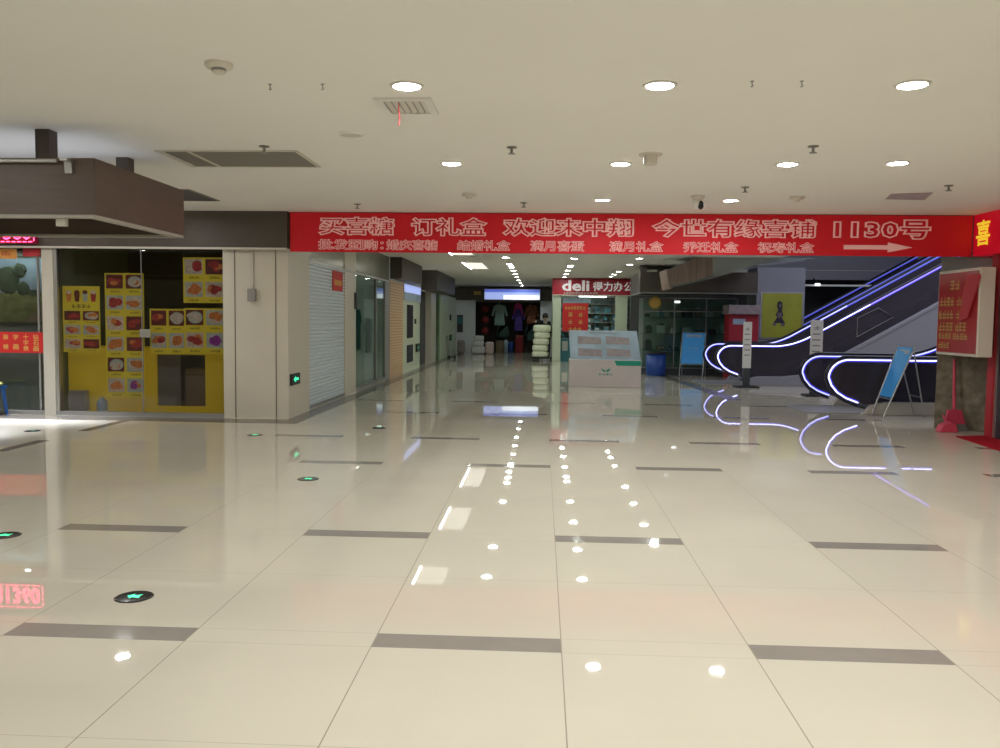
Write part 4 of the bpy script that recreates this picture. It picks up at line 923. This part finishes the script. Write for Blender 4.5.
put('round white ceiling downlight farthest right before the banner', 3.35, 8.2, False)
put('round white ceiling downlight above the left shop behind the brown canopy', -5.5, 10.55, False)
for k, (x, y) in enumerate(((-7.6, 10.3), (-9.6, 10.3), (-7.0, 5.0), (-9.4, 5.0), (-5.2, 4.9))): put('round downlight out of view, added to brighten the left concourse', x, y, False, group='lights added to brighten the left concourse')  # extra lights added out of view to lighten the left ceiling
# the same fittings carry on behind the camera
for y in (2.8, 0.1, -2.6, -5.3):
    for x in (-5.8, -.91, .74, 2.34, 4.6): put('round white ceiling downlight out of view behind the camera', x, y, False, group='ceiling lights behind the camera')
far = {'left': [14.4, 16.36, 20.5, 22.9, 23.7, 24.6, 25.9, 27.9, 29.8, 32.0, 34.5, 37.0], 'middle': [14.4, 16.3, 18.55, 20.7, 23.3, 24.0, 25.6, 27.6, 29.5], 'right': [16.8, 18.45, 20.6, 22.7, 26.0, 27.6, 28.9]}
ORD = ['first', 'second', 'third', 'fourth', 'fifth', 'sixth', 'seventh', 'eighth', 'ninth', 'tenth', 'eleventh', 'twelfth']
for c, L in far.items():
    for k, y in enumerate(L): put('small downlight beyond the banner, %s from the banner in the %s row' % (ORD[k], c), CX[c] + (.03 if c == 'middle' else 0), y, True)
M['ptube'] = mat('bright_light_tube', (0.9, 0.9, 0.9), 0.3, emit=(1.0, 0.96, 0.85), estr=26)
for k, (y, hl) in enumerate(((14.3, .6), (18.65, 1.05), (23.65, 1.4))):
    t = thing('panel_light', 'long ceiling panel light beyond the banner, %s one of the left row' % ['nearest', 'middle', 'farthest'][k], 'ceiling light', (-1.9, y, H - .02))
    b = MB(); ring(b, -2.18, -1.6, y - hl, y + hl, H - .02, H, .02, 'white'); b.build('frame', t)
    b = MB(); b.box(-2.12, -1.62, y - hl + .02, y + hl - .02, H - .012, H - .006, 'panel'); b.build('diffuser', t)
    b = MB(); b.box(-2.16, -2.12, y - hl + .02, y + hl - .02, H - .014, H - .006, 'ptube'); b.build('light_tube', t)
def sprinkler(label, x, y):
    t = thing('ceiling_sprinkler', label, 'sprinkler', (x, y, H - .07))
    b = MB(); b.lathe((x, y, H), [(.0, -.008), (.045, -.008), (.048, 0), (0, 0)], 'greyslat', 14); b.build('escutcheon', t)
    b = MB(); b.cyl((x, y, H - .008), (x, y, H - .055), .013, .012, 'greymetal', 8); b.build('stem', t)
    b = MB(); b.cyl((x, y, H - .055), (x, y, H - .062), .032, .032, 'greymetal', 12); b.build('deflector', t)
    return t
for lb, x, y in (('sprinkler head in front of the long air grille', -2.51, 7.47), ('sprinkler head between the left and middle downlight rows', -.29, 7.5), ('sprinkler head above the right downlight row', 2.32, 7.44), ('small sprinkler head just before the banner, beside the security camera', 2.27, 9.66), ('small sprinkler head close above the banner centre', -.26, 11.0), ('small sprinkler head close above the banner left part', -2.5, 11.2), ('small sprinkler head at the far right of the ceiling', 4.44, 9.5)):
    sprinkler(lb, x, y)
for lb, x, y in (('small ceiling hook beside the smoke detector, left one of a pair', -1.81, 5.51), ('small ceiling hook right of the smoke detector, right one of a pair', -1.46, 5.51), ('small ceiling hook between the two right near downlights, left one', 1.31, 5.47), ('small ceiling hook between the two right near downlights, right one', 1.62, 5.47)):
    b = MB(); b.lathe((x, y, H), [(0, -.004), (.012, -.004), (.013, 0)], 'greymetal', 10); b.tube([(x, y, H - .003), (x, y, H - .02), (x + .008, y, H - .03), (x, y, H - .038), (x - .008, y, H - .03)], .004, 'greymetal', 6); b.build('ceiling_hook', label=lb, cat='hook')
t = thing('smoke_detector', 'round cream smoke detector on the ceiling at the upper left', 'smoke detector', (-1.98, 5.07, H - .06))
b = MB(); b.lathe((-1.98, 5.07, H), [(0, -.03), (.07, -.03), (.085, -.015), (.085, 0)], 'trim', 20); b.build('base', t)
b = MB(); b.lathe((-1.98, 5.07, H), [(0, -.062), (.03, -.06), (.042, -.05), (.042, -.03)], 'trim', 16); b.lathe((-1.98, 5.07, H), [(.043, -.045), (.044, -.04), (.044, -.034), (.043, -.03)], 'greymetal', 16); b.build('sensor_head', t)
t = thing('ceiling_speaker', 'round flat white ceiling speaker right of the long air grille', 'speaker', (-1.61, 6.98, H - .02))
b = MB(); b.lathe((-1.61, 6.98, H), [(.085, -.012), (.09, -.018), (.105, -.014), (.11, 0)], 'white', 24); b.build('rim', t)
b = MB(); b.disc((-1.61, 6.98, H - .012), .087, 'trim', 'z', 24, up=-1); b.build('grille', t)
t = thing('air_grille', 'long grey-brown linear air grille in the ceiling before the banner', 'air vent', (-2.93, 8.05, H - .012))
b = MB(); ring(b, -3.60, -2.26, 7.64, 8.46, H - .012, H, .03, 'trim'); b.box(-3.31, -3.27, 7.67, 8.43, H - .0125, H, 'trim'); b.build('frame', t)
b = MB(); b.box(-3.53, -2.29, 7.67, 8.43, H - .004, H - .001, 'black')
for k in range(20): b.box(-3.53, -2.29, 7.69 + k * .0358, 7.722 + k * .0358, H - .010, H - .004, 'greyslat')
b.build('louvres', t)
t = thing('air_diffuser', 'square white air diffuser with a red ribbon, behind the nearest left downlight', 'air vent', (-.99, 6.07, H - .02))
b = MB(); ring(b, -1.19, -.79, 5.84, 6.30, H - .014, H, .055, 'white'); b.build('frame', t)
b = MB(); b.box(-1.14, -.84, 5.9, 6.24, H - .003, H - .001, 'greymetal')
for k in range(6):
    x = -1.125 + k * .05; b.prism([(x, H - .012), (x + .03, H - .003), (x + .034, H - .003), (x + .005, H - .013)], 'y', 5.9, 6.24, 'trim')
b.build('louvres', t)
b = MB(); b.tube([(-1.03, 5.95, H - .01), (-1.03, 5.93, H - .06), (-1.022, 5.93, H - .12), (-1.028, 5.93, H - .17)], .005, 'reddull', 6); b.build('ribbon', t)
t = thing('security_camera', 'small black and white dome camera hanging from the ceiling before the banner', 'camera', (1.87, 10.35, H - .17))
b = MB(); b.lathe((1.87, 10.35, H), [(0, -.05), (.06, -.05), (.085, -.02), (.085, 0)], 'trim', 18); b.build('mount', t)
b = MB(); b.ell((1.87, 10.35, H - .10), .06, .06, .065, 'white', 16, 10); b.build('housing', t)
b = MB(); b.ell((1.90, 10.31, H - .115), .04, .03, .055, 'black', 12, 8); b.build('lens', t)
t = thing('ceiling_projector', 'pale round detector drum on the ceiling beside the middle downlights', 'detector', (.97, 7.8, H - .1))
b = MB(); b.lathe((.97, 7.8, H), [(0, -.012), (.105, -.012), (.11, 0)], 'trim', 20); b.build('base', t)
b = MB(); b.lathe((.97, 7.8, H), [(0, -.10), (.05, -.1), (.062, -.085), (.062, -.012)], 'trim', 18); b.build('drum', t)
for lb, x, y in (('small round ceiling detector close above the banner left of centre', -.91, 10.27), ('small round ceiling detector close above the banner at the right', 3.07, 10.4)):
    b = MB(); b.lathe((x, y, H), [(0, -.06), (.035, -.058), (.045, -.03), (.085, -.028), (.09, 0)], 'trim', 18); b.build('ceiling_detector', label=lb, cat='detector')
b = MB(); b.prism([(4.07, 10.12), (4.5, 10.0), (4.66, 10.58), (4.17, 10.52)], 'z', H - .006, H, 'leaflet'); b.build('ceiling_access_panel', label='faint pinkish access panel in the ceiling at the right, near the banner', cat='panel')
b = MB(); b.box(-5.2, -4.3, 10.0, 10.9, H - .006, H, 'dark'); ring(b, -5.23, -4.27, 9.97, 10.93, H - .01, H, .03, 'greyslat'); b.build('ceiling_opening', label='dark square air intake in the ceiling behind the brown canopy', cat='air vent')
b = MB(); b.cyl((7.4, 26.0, 2.66), (12.5, 26.0, 2.66), .03, .03, 'tube', 8); b.build('tube_light', label='long dim tube light on the dark wall behind the escalators', cat='lamp')
b = MB(); b.cyl((8.28, 25.9, 2.68), (8.42, 25.9, 2.68), .04, .04, 'lampspot', 10); b.cyl((8.35, 25.9, 2.7), (8.35, 26.3, 2.9), .012, .012, 'black', 6); b.build('spot_lamp', label='small bright lamp on the dark wall behind the escalators', cat='lamp')
# floor lights
def floor_light(label, x, y, on=True, rot=0.0):
    t = thing('floor_light', label, 'floor light', (x, y, 0))
    b = MB(); b.lathe((x, y, 0), [(.0, .004), (.085, .004), (.095, .0035), (.10, .0005)], 'disc', 28); b.build('disc', t)
    b = MB(); s = .038; P = [(-1.0, .1), (-.2, .95), (-.2, .45), (.3, .45), (.9, .9), (.75, .2), (1.0, -.6), (.2, -.45), (-.2, -.45), (-.2, -.9)]
    c, q = math.cos(rot), math.sin(rot)
    b.poly([(x + s * (p[0] * c - p[1] * q), y + s * (p[0] * q + p[1] * c), .0048) for p in P], 'green_on' if on else 'green_dim'); b.build('arrow_symbol', t)
floor_light('lit green arrow floor light nearest the camera, on the left', -2.155, 4.262)
floor_light('lit green arrow floor light, second along the left, before the cream pillar', -2.155, 7.583)
floor_light('green arrow floor light cut off at the left edge of the photo', -3.62, 5.40)
floor_light('small green floor light just before the cream corner pillar', -3.63, 10.375)
floor_light('unlit dark floor light before the left shops', -6.54, 10.36, False)
floor_light('dark floor light with white glare before the roller shutter', -2.21, 11.26, False)

# ------------------------------------------------------------------ lights, world, camera
def area(name, loc, sx, sy, power, col, rot=(0, 0, 0), spread=PI):
    l = bpy.data.lights.new(name, 'AREA'); l.shape = 'RECTANGLE'; l.size = sx; l.size_y = sy; l.energy = power; l.color = col; l.spread = spread
    o = bpy.data.objects.new(name, l); C.objects.link(o); o.location = loc; o.rotation_euler = rot; return o
# narrow bluish area lights added to cast pools on the left concourse floor
area('added_pool_light_a', (-7.3, 11.75, 2.45), 2.0, .08, 34, (.82, .88, 1.0), (math.radians(-8), 0, 0), math.radians(42))
area('added_pool_light_b', (-7.6, 8.2, 2.26), 1.6, .08, 36, (.82, .88, 1.0), (math.radians(38), 0, 0), math.radians(30))
area('painting_shop_fill', (-8.3, 12.32, 2.46), 1.8, .1, 9, (.9, 1.0, .95))  # fill added to lift the dim painting shop, no fitting modelled
area('escalator_fill', (9.2, 17.4, 5.95), 5, 6.6, 330, (.86, .88, 1.0))  # unseen fill above the ceiling opening, added to lighten the escalators
area('canopy_upward_fill', (-6.4, 7.37, 2.66), 5.2, 1.2, 14, (.86, .90, 1.0), (PI, 0, 0))  # hidden upward fill, added to lighten the ceiling above the canopy
wd = bpy.data.worlds.new('world'); bpy.context.scene.world = wd; wd.use_nodes = True
wd.node_tree.nodes['Background'].inputs['Color'].default_value = (.5, .52, .55, 1); wd.node_tree.nodes['Background'].inputs['Strength'].default_value = .2

cam = bpy.data.cameras.new('camera'); co = bpy.data.objects.new('camera', cam); C.objects.link(co)
F_, YAW, PIT, ROL = 833.14, -.0495, -.0649, .0115
f = Vector((math.sin(YAW), math.cos(YAW), 0)); r = Vector((math.cos(YAW), -math.sin(YAW), 0)); up = Vector((0, 0, 1))
f2 = f * math.cos(PIT) + up * math.sin(PIT); u2 = up * math.cos(PIT) - f * math.sin(PIT)
r3 = r * math.cos(ROL) + u2 * math.sin(ROL); u3 = u2 * math.cos(ROL) - r * math.sin(ROL)
mw = Matrix((r3, u3, -f2)).transposed().to_4x4(); mw.translation = Vector((0, 0, 1.5)); co.matrix_world = mw
cam.sensor_fit = 'HORIZONTAL'; cam.sensor_width = 36; cam.lens = F_ * 36 / 1000; cam.clip_end = 200
sc = bpy.context.scene; sc.camera = co
sc.view_settings.view_transform = 'Standard'; sc.view_settings.exposure = 0.0
sc.cycles.use_denoising = True; sc.cycles.max_bounces = 8; sc.cycles.transparent_max_bounces = 16; sc.cycles.sample_clamp_indirect = 6
